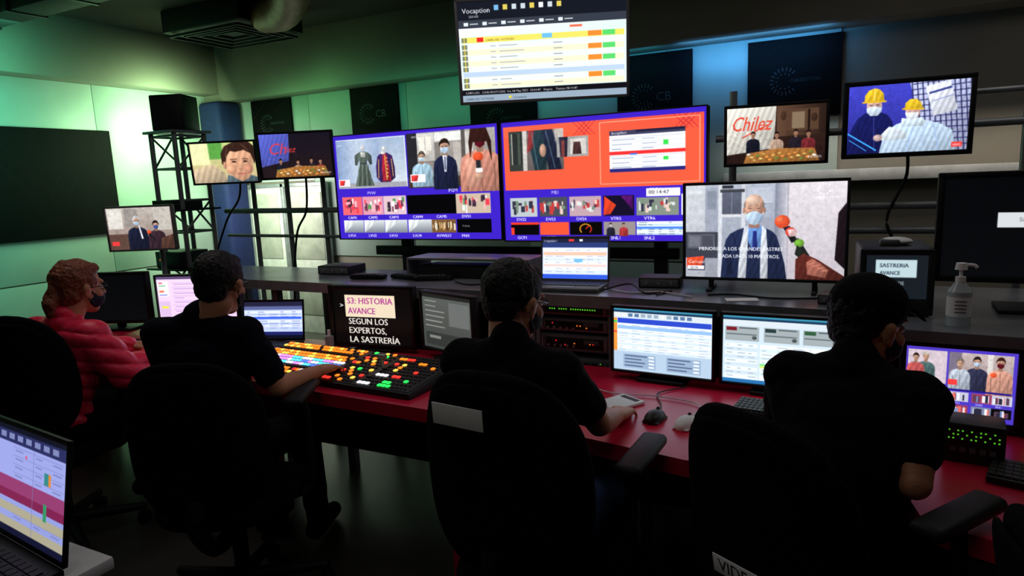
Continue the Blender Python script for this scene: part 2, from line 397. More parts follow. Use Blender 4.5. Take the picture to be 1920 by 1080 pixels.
def p_wall_right():
    S=Scr(350,225,1.3); S.r(0,0,350,225,BLUE); S.r(4,9,346,128,(246,92,62)); S.rh(4,9,346,28,(246,100,70),(238,84,62))
    S.r(14,18,116,92,(134,126,122),(92,84,82)); S.r(14,18,40,92,(52,58,54)); S.r(40,18,48,92,(200,196,190)); S.p([(50,18),(66,18),(80,18),(86,56),(84,92),(62,92),(54,50)],(40,62,72)); S.p([(78,18),(96,18),(106,54),(112,92),(88,92),(82,54)],(34,40,62)); S.p([(52,18),(62,18),(60,50),(48,60)],(160,60,64)); S.e(78,56,6,12,(206,160,135)); S.l(84,20,100,90,1.2,(90,120,140)); S.l(58,22,68,90,1.2,(90,130,140)); S.r(100,18,116,40,(186,180,174)); S.l(98,24,112,88,1.5,(64,76,100))
    for k in range(8): S.r(16+k*3,22,17.5+k*3,80,random.choice([(80,90,80),(200,200,190),(30,34,36)]))
    S.foot(14,18,116,92,3,.08)
    S.r(104,34,160,70,(160,158,158)); S.p([(108,34),(124,34),(122,70),(110,70)],(40,40,60)); S.r(128,38,156,66,(210,206,200)); S.p([(134,44),(146,44),(148,66),(132,66)],(80,50,50)); S.r(112,40,118,70,(120,60,60)); S.foot(104,34,160,70,2,.06)
    for a,b in ((134,9),(300,9)):
        for k in range(3): S.l(a+k*8,b,a+22+k*8,b+24,1,(190,36,56)); S.l(a+22+k*8,b,a+k*8,b+24,1,(190,36,56))
    S.l(180,14,340,14,1.5,(255,160,130)); S.l(180,122,340,122,1.5,(255,160,130)); S.l(180,14,180,122,1.5,(255,160,130)); S.l(340,14,340,122,1.5,(255,160,130))
    S.r(196,30,318,102,(248,248,252)); S.r(196,30,318,38,(60,60,90)); S.t('inception',200,36,5,(240,240,255)); S.r(240,30,318,34,(30,30,60))
    for k in range(7): 
        S.r(196,42+k*8,318,43+k*8,(190,200,215)); S.r(200,45+k*8,212+random.random()*30,47+k*8,(170,180,200)); S.r(250,45+k*8,262+random.random()*14,47+k*8,(180,190,206))
    S.r(196,66,318,72,(235,50,50)); S.r(284,50,292,58,(60,220,80)); S.r(284,78,292,84,(60,220,80)); S.r(230,70,242,73,(60,120,220)); S.r(196,96,318,102,(40,40,120))
    S.t('ME1',92,137,6,(235,235,255)); S.t('PREV',262,137,6,(235,235,255))
    S.r(256,132,310,146,(245,245,250)); S.t('00:14:47',260,142,7,(20,20,30))
    xs=[12,68,124,184,240,312]; w=[52,52,56,52,68,34]
    for i in range(6):
        c=[(185,195,200),(70,74,86),(190,160,170),(20,14,40),(130,140,130),(235,240,245)][i]
        S.r(xs[i],143 if i!=4 else 148,xs[i]+w[i],179,c)
        if i in (0,1,2,4):
            for k in range(20):
                x=xs[i]+1+random.random()*(w[i]-10); y=148+random.random()*14
                S.r(x,y,x+2+random.random()*6,y+5+random.random()*12,random.choice([(120,140,120),(220,225,225),(50,50,70),(190,60,60),(230,200,190)]))
            S.soft(xs[i],148,xs[i]+w[i],179,2)
        if i==3: S.p([(186,144),(206,160),(196,176),(184,178)],(240,70,40)); S.p([(214,144),(234,144),(234,170)],(90,20,110))
    for i,n in enumerate(['DVS2','DVS3','DVS4','VTR5','VTR6']): S.t(n,xs[i]+12,187,5.8,(240,240,255),bold=.3)
    S.r(12,190,66,214,(6,6,8)); S.r(12,190,66,194,(245,60,40)); S.r(12,200,18,214,(245,60,40))
    S.r(68,190,122,214,(244,84,54)); S.r(124,190,181,214,(8,6,6))
    for k in range(14):
        a=math.pi*.8+k*math.pi*1.4/13; S.e(152+10*math.cos(a),203+9*math.sin(a),1.4,1.4,(255,170,40) if k<10 else (240,50,40))
    S.l(152,203,158,197,1.2,(255,60,40))
    S.r(184,190,238,214,(150,140,140)); S.fig(196,192,24,(40,40,60),mask=(200,220,240)); S.fig(218,192,24,(190,60,60),hair=(40,20,20)); S.soft(184,190,238,214,1)
    table(S,240,190,322,214,6); S.r(240,199,322,203,(70,130,240)); S.r(324,190,346,214,(120,240,120))
    for i,n in enumerate(['GCF1','GCF2','','SNL1','SNL2']):
        if n: S.t(n,xs[i]+12,222,5.8,(240,240,255),bold=.3)
    return S
def p_top():
    S=Scr(300,178,1.5); S.r(0,0,300,178,(20,24,34)); S.t('Vocaption',8,20,9,(235,235,245)); S.t('SERVER',20,28,4,(200,200,210))
    for k in range(8): S.r(66+k*16,8,74+k*16,17,random.choice([(235,235,240),(220,200,90),(120,180,230),(200,210,220)]))
    S.r(0,32,300,46,(52,58,70))
    for k in range(6): S.r(10+k*34,36,18+k*34,42,(220,230,235)); S.r(21+k*34,38,36+k*34,40,(190,195,200))
    S.r(0,46,300,156,(222,238,234)); S.rh(0,46,300,60,(240,242,242),(218,236,232)); S.r(200,50,222,54,(250,110,80))
    S.r(4,62,296,72,(240,226,104)); S.r(32,63,44,71,(230,40,40)); S.t('CARRUSEL NOTICIAS',48,70,4,(120,90,20)); S.r(150,62,168,70,(110,190,240))
    cy=[62,74,84,94,104,114,124,134,144]
    for i,y in enumerate(cy):
        if i: S.r(4,y,296,y+10,[(240,238,206),(232,240,238)][i%2])
        S.r(4,y+1,14,y+9,(120,130,110)); S.r(8,y+1,10,y+9,(210,190,60))
        if i:
            S.r(56,y+4,66,y+5.6,(170,175,180)); S.r(72,y+4,72+20+random.random()*30,y+5.6,(170,175,180)); S.r(170,y+4,186,y+5.6,(150,155,160))
        if i in (0,2,4,7): S.r(232,y,256,y+9,(245,140,50)); S.r(258,y,280,y+9,(90,215,110))
    S.r(4,124,296,133,(188,210,238))
    S.r(0,156,300,166,(16,16,22)); S.t('CARRUSEL  CABLENOTICIAS  Vie 14 May 2021  10:14:47   Bogota    Tiempo 00:14:47',6,163.5,4.2,(230,230,235))
    S.r(0,166,300,178,(150,168,186)); S.t('CARRUSEL NOTICIAS',6,175,4,(50,60,80)); S.e(88,172,2.6,2.6,(250,230,60)); S.t('Conectado',94,175,4,(50,60,80))
    return S
def p_interview():
    S=Scr(304,190,1.4); S.r(0,0,304,190,(172,180,196),(146,150,162))
    S.r(0,0,40,190,(204,208,216),(172,176,186)); S.r(40,6,66,100,(156,162,178)); S.r(44,12,62,50,(132,140,156)); S.r(66,0,74,190,(208,212,220)); S.r(74,10,112,60,(96,102,120),(80,84,100)); S.l(93,10,93,60,1.2,(150,156,170)); S.r(112,0,120,190,(204,208,216)); S.r(74,60,112,66,(212,214,220)); S.r(196,0,304,190,(222,216,222),(190,182,190)); S.rh(176,0,200,190,(124,130,148),(200,198,208)); S.r(0,96,66,150,(58,60,72)); S.r(4,100,60,130,(90,92,104)); S.r(8,104,30,126,(110,112,124)); S.r(34,104,56,126,(72,74,86))
    S.r(70,10,118,16,(60,62,70)); S.r(74,2,96,8,(40,42,50)); S.r(120,66,176,100,(158,162,178)); S.l(200,0,200,190,1.5,(156,152,164)); S.r(124,8,172,40,(186,192,206)); S.l(124,40,172,40,1.5,(130,136,150))
    S.soft(0,0,304,190,6)
    S.p([(72,190),(76,140),(82,112),(90,100),(104,92),(122,86),(158,88),(172,95),(180,104),(188,130),(196,160),(200,190)],(36,46,80)); S.p([(120,84),(130,82),(146,82),(156,88),(154,110),(148,130),(132,130),(124,110)],(112,156,220))
    S.p([(118,86),(126,82),(125,130),(122,190),(106,190),(110,130)],(226,230,240)); S.p([(152,84),(160,90),(164,140),(164,190),(150,190),(150,130)],(222,226,236)); S.p([(135,94),(142,94),(144,130),(139,138),(134,130)],(38,48,128))
    for k in range(3): S.l(109+k,144+k*12,121,146+k*12,.9,(180,184,196)); S.l(150,146+k*12,163,144+k*12,.9,(180,184,196))
    S.r(127,70,147,88,(158,112,94))
    S.p([(118,44),(119,34),(124,26),(131,22),(141,22),(149,26),(154,34),(155,46),(153,62),(148,74),(142,80),(130,80),(124,74),(119,60)],(216,168,144)); S.e(134,33,14,9,(240,204,182)); S.e(117,53,2.6,6,(196,144,120)); S.e(156,53,2.6,6,(170,120,100)); S.p([(148,36),(154,38),(155,50),(151,64),(146,60),(149,50)],(184,134,112)); S.e(126,54,5,4,(226,170,148))
    S.p([(117,50),(116,40),(119,34),(121,46)],(170,156,150)); S.p([(156,50),(156,40),(153,34),(152,46)],(140,130,126))
    S.p([(120,62),(128,57),(137,54),(146,57),(153,62),(153,70),(147,79),(138,83),(128,80),(121,71)],(200,224,246)); S.l(122,66,151,66,.8,(166,192,220)); S.l(122,71,150,71,.8,(166,192,220)); S.p([(145,58),(153,62),(152,71),(147,79),(142,80)],(160,186,214)); S.l(118,56,122,62,1,(230,235,240)); S.l(156,56,151,62,1,(230,235,240))
    S.l(126,49,133,49,1.6,(84,58,50)); S.l(141,49,148,49,1.6,(84,58,50)); S.l(124,45,134,43.5,1.3,(150,118,102)); S.l(140,43.5,150,45,1.3,(150,118,102)); S.l(138,46,139.5,55,1.6,(190,142,120)); S.l(125,52,133,52.4,.8,(190,140,118)); S.l(141,52.4,149,52,.8,(180,130,110)); S.l(126,34,147,34,.7,(206,160,138)); S.l(127,30,146,30,.7,(212,168,146))
    S.l(90,120,88,188,1.6,(20,26,48)); S.l(178,120,182,188,1.6,(20,26,48)); S.l(96,100,110,150,1.4,(22,28,52)); S.p([(84,134),(92,128),(96,180),(84,188)],(28,36,62)); S.l(170,100,166,190,1.4,(22,28,52))
    S.e(190,76,14,13,(248,90,54)); S.e(186,72,7,6,(255,120,80)); S.p([(192,88),(204,84),(218,112),(208,118)],(24,24,30)); S.e(206,96,10,9,(232,84,76)); S.p([(200,92),(214,90),(216,104),(204,106)],(240,200,200))
    S.p([(210,112),(220,108),(262,176),(246,184)],(30,32,36)); S.e(222,118,9,8,(120,180,60)); S.p([(218,122),(238,140),(232,156),(214,140)],(34,40,34))
    S.p([(304,40),(290,60),(286,150),(304,168)],(30,20,26)); S.p([(216,150),(230,138),(256,150),(304,182),(304,190),(216,190)],(92,40,34)); S.p([(236,156),(246,148),(262,158),(276,170),(270,186),(238,180)],(176,106,90)); 
    for k in range(4): S.l(240+k*8,160+k*4,250+k*8,156+k*5,2.4,(200,130,108))
    S.foot(0,0,304,190,3,.05)
    for a in range(10):
        t=a*math.pi*1.6/9+.5; S.l(264+10*math.cos(t),14+8*math.sin(t),264+13*math.cos(t),14+11*math.sin(t),2,(250,250,255))
    S.t('RECORD',8,17,6,(235,235,240),w=26,bold=.4)
    S.t('CABLENOTICIAS',246,32,5,(250,250,255),w=44)
    S.t('MENORES, A LOS GRANDES SASTRES',28,134,7.5,(236,238,246),w=164,bold=.3); S.t('CADA UNOS 10 MAESTROS.',68,149,7.5,(236,238,246),w=118,bold=.3)
    S.r(4,146,40,176,(60,56,80)); S.p([(2,150),(38,146),(34,166),(2,170)],(244,84,50)); S.r(4,166,38,174,(235,235,240)); S.t('Carrusel',6,161,7,(250,250,250)); S.t('10:14',10,173,5.5,(40,40,70))
    return S
def p_chilez(dark=False):
    S=Scr(190,112,1.3)
    if dark:
        S.r(0,0,190,112,(22,18,30),(36,24,26)); S.p([(0,0),(80,0),(78,40),(74,70),(0,84)],(86,96,196)); S.soft(0,0,190,112,4); S.t('Ch',26,52,30,(206,60,80),shear=.3); S.t('ilez',66,48,16,(206,60,60),shear=.3)
        base=64
    else:
        S.r(0,0,190,112,(58,38,30),(34,20,18)); S.p([(0,0),(96,0),(94,50),(88,84),(0,94)],(226,222,212)); S.rh(98,0,190,60,(96,68,52),(40,26,22)); S.r(120,8,176,50,(84,60,44)); S.r(126,14,150,46,(130,110,88)); S.r(156,10,160,50,(24,16,14)); S.e(168,26,6,8,(60,40,32)); S.e(110,20,5,9,(70,46,36)); S.soft(0,0,190,112,3); S.t('Chilez',12,46,30,(220,76,58),w=78,shear=.35,bold=.6); S.l(30,60,80,36,2.5,(214,70,52)); base=48
    for i,(x,c) in enumerate(((52,(24,26,40)),(98,(190,160,140)),(134,(36,30,40)),(158,(120,40,46)))):
        S.fig(x,base+i%2*3,44,c,skin=(180,130,105),hair=(24,16,14),mask=None)
    S.p([(40,92),(100,84),(170,86),(180,112),(34,112)],(170,112,56))
    for k in range(22): S.e(44+k*6,94+(k*7%5)*3,4,2.2,random.choice([(250,220,130),(240,150,70),(240,235,220),(110,140,60),(220,170,90)]),10)
    S.foot(0,50,190,112,2,.1)
    S.t('EN VIVO',158,106,5,(240,240,250))
    return S
def p_workers():
    S=Scr(235,140,1.3); S.r(0,0,235,140,(66,68,200),(40,42,130)); S.p([(120,0),(235,0),(235,140),(160,140)],(190,198,236))
    for k in range(12):
        S.l(124+k*10,0,140+k*10,140,2.2,(36,36,80)); S.l(124,4+k*11,235,-4+k*12,1.8,(40,40,90))
    S.p([(150,10),(196,0),(214,60),(168,70)],(238,242,255)); S.l(158,24,200,14,4,(50,60,130)); S.l(164,40,204,30,1.5,(120,130,190)); S.soft(0,0,235,140,2)
    S.p([(0,140),(2,104),(10,84),(20,66),(34,56),(62,54),(80,62),(90,76),(100,140)],(24,28,92)); S.p([(38,30),(66,30),(68,44),(62,58),(52,61),(43,58),(37,44)],(214,176,168)); S.p([(37,46),(52,43),(68,46),(67,54),(60,62),(45,62),(38,54)],(220,236,255)); S.p([(32,34),(33,20),(40,10),(52,6),(62,9),(70,18),(72,34)],(252,208,46)); S.l(28,34,76,34,3,(230,180,30)); S.l(52,8,52,32,2,(255,230,120)); S.l(52,64,56,138,1.4,(60,66,150)); S.l(20,80,30,138,1.4,(14,18,60)); S.l(42,40,49,40,1.4,(60,40,50)); S.l(55,40,62,40,1.4,(60,40,50))
    S.p([(66,140),(72,112),(84,92),(98,82),(112,78),(160,78),(184,86),(206,100),(214,140)],(206,230,255)); S.p([(62,112),(70,100),(84,86),(102,90),(120,100),(118,112),(84,116)],(232,244,255)); S.l(130,90,120,138,1.6,(150,180,226)); S.l(170,88,182,138,1.6,(150,180,226)); S.l(150,84,150,138,1.2,(170,196,236)); S.p([(114,50),(142,50),(143,62),(138,74),(122,76),(115,64)],(210,168,160)); S.p([(114,60),(140,60),(138,76),(118,76)],(240,246,255)); S.p([(112,52),(114,40),(122,33),(134,33),(143,40),(148,52)],(252,208,46)); S.l(108,52,150,54,3,(230,180,30)); S.p([(108,70),(128,74),(146,70),(156,80),(150,88),(106,88)],(222,240,255)); S.e(62,108,9,7,(214,180,176))
    S.foot(0,0,235,140,3,.06)
    S.l(0,96,60,134,3,(60,160,240)); S.l(4,110,40,134,1.5,(60,160,240)); S.r(206,124,226,134,(230,60,60)); S.t('VIVO',208,132,5,(250,250,255))
    return S
def p_face():
    S=Scr(120,74,1.5); S.r(0,0,120,74,(196,212,134),(206,180,138)); S.r(0,0,34,40,(236,236,180)); S.r(34,0,60,30,(90,160,70)); S.soft(0,0,120,74,8); S.p([(60,74),(64,60),(84,66),(108,62),(120,66),(120,74)],(90,110,120)); S.p([(62,24),(70,12),(98,10),(112,18),(115,38),(111,56),(102,68),(90,73),(76,66),(66,52),(62,40)],(236,178,142)); S.e(72,50,9,10,(240,176,140)); S.e(104,50,8,9,(214,150,122))
    S.p([(56,40),(56,20),(64,7),(80,0),(108,-2),(119,8),(121,30),(117,42),(112,22),(100,15),(84,18),(74,16),(66,26),(62,42)],(56,34,28)); S.l(70,10,64,26,1.5,(100,66,48)); S.l(96,4,108,16,1.5,(100,66,48))
    S.e(79,36,4.5,1.7,(60,38,30)); S.e(100,36,4.5,1.7,(60,38,30)); S.l(72,32,85,31,1.6,(84,52,40)); S.l(95,31,106,32,1.6,(84,52,40)); S.l(88,36,86,49,1.6,(214,150,120)); S.l(86,50,94,50,1.6,(180,110,90)); S.l(82,59,98,58.5,1.8,(176,90,84)); S.l(85,62,96,62,1.4,(206,130,116)); S.p([(0,50),(20,42),(40,40),(60,58),(60,74),(0,74)],(216,192,160)); S.e(61,42,3,7,(206,150,122))
    S.foot(0,0,120,74,6,.05)
    return S
def p_press():
    S=Scr(125,80,1.5); S.r(0,0,125,80,(186,178,170),(136,114,106)); S.r(2,2,30,40,(216,212,204)); S.r(34,2,60,36,(150,142,138)); S.r(90,2,122,44,(190,184,176)); S.r(0,50,40,80,(90,66,58)); S.fig(56,16,64,(28,32,54),hair=(200,200,200),mask=(190,214,236)); S.fig(92,26,56,(60,40,50),hair=(30,20,20),mask=(60,80,150)); S.e(78,48,4,4,(244,84,50)); S.l(78,50,88,64,3,(24,24,28)); S.p([(100,60),(125,52),(125,80),(98,80)],(90,60,50)); S.l(60,34,64,60,3,(226,226,232)); S.foot(0,0,125,80,2,.08); S.r(4,64,18,72,(235,60,60)); 
    return S
def p_pink():
    S=Scr(160,98); S.r(0,0,160,98,(240,214,244),(232,202,238)); S.r(0,0,160,6,(90,70,110)); S.r(2,10,24,40,(246,236,246)); S.r(4,12,12,15,(230,90,120)); S.r(4,18,18,20,(110,190,120)); S.r(4,28,14,32,(240,120,80)); S.r(4,36,20,38,(120,130,220))
    for k in range(9): S.r(30,12+k*9,156,13+k*9,(206,172,214)); S.r(34,15+k*9,50+random.random()*60,17+k*9,(200,164,212))
    S.r(2,50,24,92,(218,188,228)); S.r(6,60,20,64,(240,230,60)); S.r(131,10,133,94,(170,130,206)); return S
def p_lap_blue():
    S=Scr(100,64,1.6); S.r(0,0,100,64,(190,205,245)); S.r(0,0,100,8,(34,34,60)); S.r(0,8,100,14,(90,100,150)); table(S,2,16,98,48,8,(225,232,255),(186,202,245),5,ink=(130,144,190)); S.r(2,26,98,30,(60,100,230)); S.r(0,52,100,58,(28,34,100)); S.r(0,58,100,64,(12,14,30)); return S
def p_prompt():
    S=Scr(158,118,2.0); S.r(0,0,158,118,(9,7,7)); S.r(25,12,127,60,(230,212,184)); S.t('S3: HISTORIA',30,31,14,(170,60,140),w=92,bold=.8); S.t('AVANCE',30,53,14,(170,60,140),w=56,bold=.8); S.t('>',14,40,10,(230,230,230),bold=.8)
    for i,(n,w) in enumerate((('SEGUN LOS',80),('EXPERTOS,',76),('LA SASTRERÍA',102))): S.t(n,30,76+i*20,14,(222,214,204),w=w,bold=.8)
    return S
def p_darkui():
    S=Scr(110,110); S.r(0,0,110,110,(84,88,84),(62,66,64)); S.r(0,0,110,8,(30,32,32)); 
    for k in range(6): S.r(6,14+k*10,30+random.random()*24,16+k*10,(140,144,140))
    S.r(60,14,104,60,(100,104,102)); S.r(6,78,104,104,(48,52,50)); S.r(14,84,40,90,(120,124,118)); return S
def p_soft(k=0):
    S=Scr(195,150,1.5); S.r(0,0,195,150,(206,224,238)); S.r(0,0,195,10,(30,60,90)); S.r(0,0,195,5,(60,140,170)); S.r(0,10,195,22,(214,224,232))
    if k==0:
        for i in range(12): S.r(4+i*13,12,13+i*13,20,random.choice([(150,170,190),(90,120,160),(230,230,230)]))
        table(S,8,24,193,104,12,(242,248,255),(214,230,248),7,ink=(176,190,212)); S.r(8,24,193,36,(46,74,200)); S.r(8,42,193,50,(150,190,250)); S.r(0,24,7,104,(240,150,60)); S.r(0,30,7,36,(80,200,90)); S.r(0,56,7,60,(230,70,60))
        S.r(0,104,195,150,(180,202,224)); 
        for a in (20,108):
            S.r(a,110,a+66,144,(150,174,202)); 
            for i in range(4): S.r(a+3,113+i*8,a+34+random.random()*16,116+i*8,(86,100,134)); S.r(a+52,113+i*8,a+63,117+i*8,(232,238,246))
    else:
        for a,c in ((4,(120,30,40)),(70,(40,60,60)),(134,(50,90,60))):
            S.r(a,24,a+58,56,(160,170,174)); S.r(a+2,26,a+20,34,c); S.r(a+24,26,a+54,29,(90,100,106)); S.r(a+2,40,a+54,43,(104,114,120)); S.e(a+50,48,4,4,(80,90,92))
        table(S,4,62,60,140,9,(232,242,248),(206,222,234),3,ink=(172,186,200)); table(S,64,62,193,140,9,(240,250,252),(216,236,240),5,ink=(176,194,206)); S.r(64,104,193,108,(120,226,140)); S.r(64,108,120,114,(206,236,130)); S.r(0,142,195,150,(40,110,170))
    return S
def p_rack():
    S=Scr(215,150,1.4); S.r(0,0,215,150,(76,56,190)); S.r(4,8,82,78,(206,190,200)); S.r(86,8,208,84,(190,174,172),(150,132,132)); S.fig(40,12,64,(80,110,110),hair=(200,190,180)); S.fig(20,16,60,(200,90,90)); S.r(86,8,110,84,(120,110,130)); S.r(160,8,170,60,(216,210,206)); S.fig(140,14,74,(50,52,80),mask=(190,210,236)); S.fig(184,12,80,(220,160,140),hair=(60,30,26),mask=(96,20,34)); S.e(172,50,6,5,(244,90,50)); S.fig(108,20,68,(190,200,215),hair=(120,110,100)); S.foot(4,8,208,84,3,.07)
    S.r(86,66,104,78,(240,60,60)); S.r(4,86,208,90,(36,24,130))
    xs=[4,46,90,134,172]
    for i,x in enumerate(xs):
        for r,y in enumerate((92,120)):
            S.r(x,y,x+38,y+20,random.choice([(10,10,14),(190,190,210),(150,60,90),(120,130,160)]))
            for k in range(9): a=x+1+random.random()*28; S.r(a,y+2+random.random()*6,a+3+random.random()*5,y+18,random.choice([(230,230,240),(90,60,80),(220,110,100),(40,40,60),(120,140,190)]))
            S.soft(x,y,x+38,y+20,2)
            S.t(['CAM1','CAM2','VTR1','DVS2','SNL1'][i],x+8,y+26,4.5,(240,240,255))
    return S
def p_crt():
    S=Scr(90,70,1.6); S.r(0,0,90,70,(22,28,34)); S.r(14,8,74,36,(184,206,212)); S.t('SASTRERIA',20,20,6.5,(44,54,70),w=42,bold=.4); S.t('AVANCE',20,32,6.5,(44,54,70),w=30,bold=.4); S.t('SEGUN LOS',20,48,6,(160,178,184),w=36,bold=.4); S.t('EXPERTOS',20,59,6,(160,178,184),w=32,bold=.4); S.soft(0,0,90,70,3); return S
def p_lap_counter():
    S=Scr(122,72,1.5); S.r(0,0,122,72,(210,224,255)); S.r(0,0,122,7,(30,34,60)); S.t('inception',3,6,5,(230,230,250)); S.r(50,1,60,5,(230,60,60)); S.r(70,1,76,5,(230,230,230)); S.r(0,7,122,16,(44,60,120)); table(S,2,18,120,62,8,(240,242,255),(218,230,252),6,ink=(180,190,216)); S.r(2,24,120,30,(252,196,170)); S.r(60,36,76,42,(120,190,250)); S.r(2,46,120,50,(252,210,200)); S.r(0,64,122,72,(50,90,220)); return S
def p_lap_near():
    S=Scr(190,130,2.0); S.r(0,0,190,130,(140,150,212)); S.r(0,0,190,6,(16,18,34)); S.r(0,6,190,20,(40,44,90)); 
    for i in range(8): S.r(4+i*22,9,18+i*22,16,(120,128,176))
    S.r(0,20,190,62,(150,158,220)); S.r(92,30,96,33,(220,60,70))
    for i in range(9): S.r(60,24+i*10,186,24.8+i*10,(124,130,186)); S.r(118,27+i*10,134,28.6+i*10,(116,120,176)); S.r(160,27+i*10,180,28.6+i*10,(116,120,176)); S.r(66,27+i*10,86,28.6+i*10,(116,120,176))
    S.r(0,62,190,78,(140,56,106)); S.r(0,78,190,88,(120,30,74)); S.r(0,94,190,104,(164,158,136)); S.r(0,112,190,122,(164,158,136)); S.r(140,40,150,54,(50,130,126)); S.r(150,40,156,54,(210,130,60)); S.r(140,76,148,96,(50,140,96)); S.r(112.5,20,113.5,122,(110,114,170)); S.r(0,122,190,130,(18,20,46)); S.soft(0,0,190,130,2); return S
def p_off(rect=False):
    S=Scr(200,120,.8); S.r(0,0,200,120,(5,6,8),(7,8,10))
    if rect: S=Scr(200,120,1.4); S.r(0,0,200,120,(5,6,8),(7,8,10)); S.r(52,42,112,60,(206,210,214)); S.t('Sin señal',72,53,5,(90,94,98))
    return S
# ------------------------------------------------------------------ room
def wallmat(name,col,rough,seam,sc_=1.3):
    m=bpy.data.materials.new(name); m.use_nodes=True; nt=m.node_tree; b=nt.nodes['Principled BSDF']
    tc=nt.nodes.new('ShaderNodeTexCoord'); n=nt.nodes.new('ShaderNodeTexNoise'); n.inputs['Scale'].default_value=sc_; n.inputs['Detail'].default_value=6
    nt.links.new(tc.outputs['Object'],n.inputs['Vector'])
    r=nt.nodes.new('ShaderNodeValToRGB'); c=lin(col)
    r.color_ramp.elements[0].position=.35; r.color_ramp.elements[1].position=.7
    r.color_ramp.elements[0].color=tuple(x*.75 for x in c)+(1,); r.color_ramp.elements[1].color=c+(1,)
    nt.links.new(n.outputs['Fac'],r.inputs['Fac']); nt.links.new(r.outputs['Color'],b.inputs['Base Color'])
    b.inputs['Roughness'].default_value=rough; MATS[name]=m
wallmat('glass_panel',(175,188,184),0.42,1); wallmat('painted_wall',(146,138,128),0.7,0); wallmat('ceiling_dark',(80,72,64),0.9,0)
wallmat('floor_tile',(78,75,70),0.3,0,2.5)
def slab(name,x0,x1,y0,y1,z0,z1,mt,bev=0):
    b=MB(); b.box(((x0+x1)/2,(y0+y1)/2,(z0+z1)/2),(x1-x0,y1-y0,z1-z0),mt,bev); return struct(b.obj(name))
XL,XR,YB,YF,ZC=-6.2,3.2,5.35,-2.0,3.05
slab('floor',XL-.1,XR+.1,YF-.1,YB+.1,-.1,0,'floor_tile')
slab('ceiling',XL-.1,XR+.1,YF-.1,YB+.1,ZC,ZC+.1,'ceiling_dark')
slab('wall_back',XL-.1,XR+.1,YB,YB+.1,0,ZC,'painted_wall')
slab('wall_left',XL-.1,XL,YF,YB,0,ZC,'painted_wall')
slab('wall_right',XR,XR+.1,YF,YB,0,ZC,'painted_wall')
slab('wall_front',XL,XR,YF-.1,YF,0,ZC,'painted_wall')
tn=[0]
def trim(x0,x1,y0,y1,z0,z1,mt,bev=0.003):
    tn[0]+=1; return slab('trim_%d'%tn[0],x0,x1,y0,y1,z0,z1,mt,bev)
ys=[5.33,3.9,2.5,1.1,-.3,-1.7]
for i in range(5):
    trim(XL,XL+.02,ys[i+1]+.002,ys[i]-.002,.84,2.57,'glass_panel'); trim(XL,XL+.02,ys[i+1]+.002,ys[i]-.002,.1,.828,'glass_panel')
xs=[-6.16,-4.95,-3.74,-2.52,-1.3,-.09]
for i in range(5):
    a=xs[i]+.002
    trim(a,xs[i+1]-.002,YB-.02,YB,1.62 if i==0 else .84,2.53,'glass_panel')
trim(-3.74,-.09,YB-.02,YB,.1,.828,'glass_panel')
# dropped soffits above both panelled walls, projection added to block wash-light spill
trim(XL,XR,YB-.25,YB,2.475,ZC,'painted_wall'); trim(XL,XL+.25,YF,YB-.25,2.545,ZC,'painted_wall')
trim(-.85,1.3,YB-.14,YB,1.44,1.52,'white_table')
slab('baseboard_back',XL,XR,YB-.025,YB-.02,0,.1,'dark_plastic')
d=MB(); d.box((-5.32,YB-.04,.8),(1.08,.04,1.6),'door_pale',.005)
for x,w_ in ((-5.62,.34),(-5.07,.44)): d.box((x,YB-.064,1.15),(w_,.01,.7),'door_pane',.004); d.box((x,YB-.064,.45),(w_,.01,.5),'door_pane',.004)
for x in (-5.87,-5.36,-4.77): d.box((x,YB-.07,.8),(.04,.04,1.6),'steel',.004)
d.box((-5.32,YB-.07,1.58),(1.1,.04,.04),'steel',.004)
struct(d.obj('door_1'))
b=MB()
b.box((-6.0,5.13,1.235),(.31,.31,2.47),'column_blue',.05,seg=3); b.box((-6.0,5.13,.05),(.35,.35,.1),'dark_plastic',.01)
tag(b.obj('column'),'dark blue fabric-wrapped column in the room corner','column')
def ringlogo(b,cx,cz,r,y,mt):
    for k in range(16):
        a=math.pi*.25+k*math.pi*1.5/15
        T=Matrix.Translation((cx+r*math.cos(a),y,cz+r*math.sin(a)))@Matrix.Rotation(-a,4,'Y')
        b.box((0,0,0),(r*.32,.002,r*.11),mt,0,T)
    for k in range(9):
        a=math.pi*.3+k*math.pi*1.4/8
        T=Matrix.Translation((cx+r*.62*math.cos(a),y,cz+r*.62*math.sin(a)))@Matrix.Rotation(-a,4,'Y')
        b.box((0,0,0),(r*.16,.002,r*.1),mt,0,T)
RX=Matrix.Rotation(D2R(90),4,'X')
def poster(x0,x1,z0,z1,big,lab):
    cx=(x0+x1)/2; cz=(z0+z1)/2; w=x1-x0; h=z1-z0
    rt=root('wall_poster',lab,'poster',(cx,YB-.02,cz),group='dark logo posters on the wall')
    b=MB(); b.box((0,-.012,0),(w,.024,h),'poster_dark',.003); b.obj('board',rt)
    l=MB(); r=.085; ringlogo(l,-.06 if not big else -.08,-.02,r,-.0255,'logo_grey')
    if big: l.text('CB',.02,-.06,.07,'logo_grey',Matrix.Translation((0,-.0265,0))@RX)
    else: l.text('CABLENOTICIAS',-.02,-.03,.026,'logo_grey',Matrix.Translation((0,-.0265,0))@RX,w=min(.2,w*.36))
    for s in (-1,1): l.tube([(w*.5*s,-.0255,h*.48),(w*.12*s,-.0255,h*.2)],.0012,'logo_red',seg=4,sub=1)
    l.tube([(-w*.45,-.0255,h*.1),(-w*.1,-.0255,h*.48)],.0012,'logo_red',seg=4,sub=1)
    l.obj('printed_logo',rt)
poster(-5.73,-5.17,2.02,2.47,False,'small dark poster with faint ring logo above pale door')
poster(-4.39,-3.82,2.0,2.49,True,'dark square poster with grey ring logo and two letters')
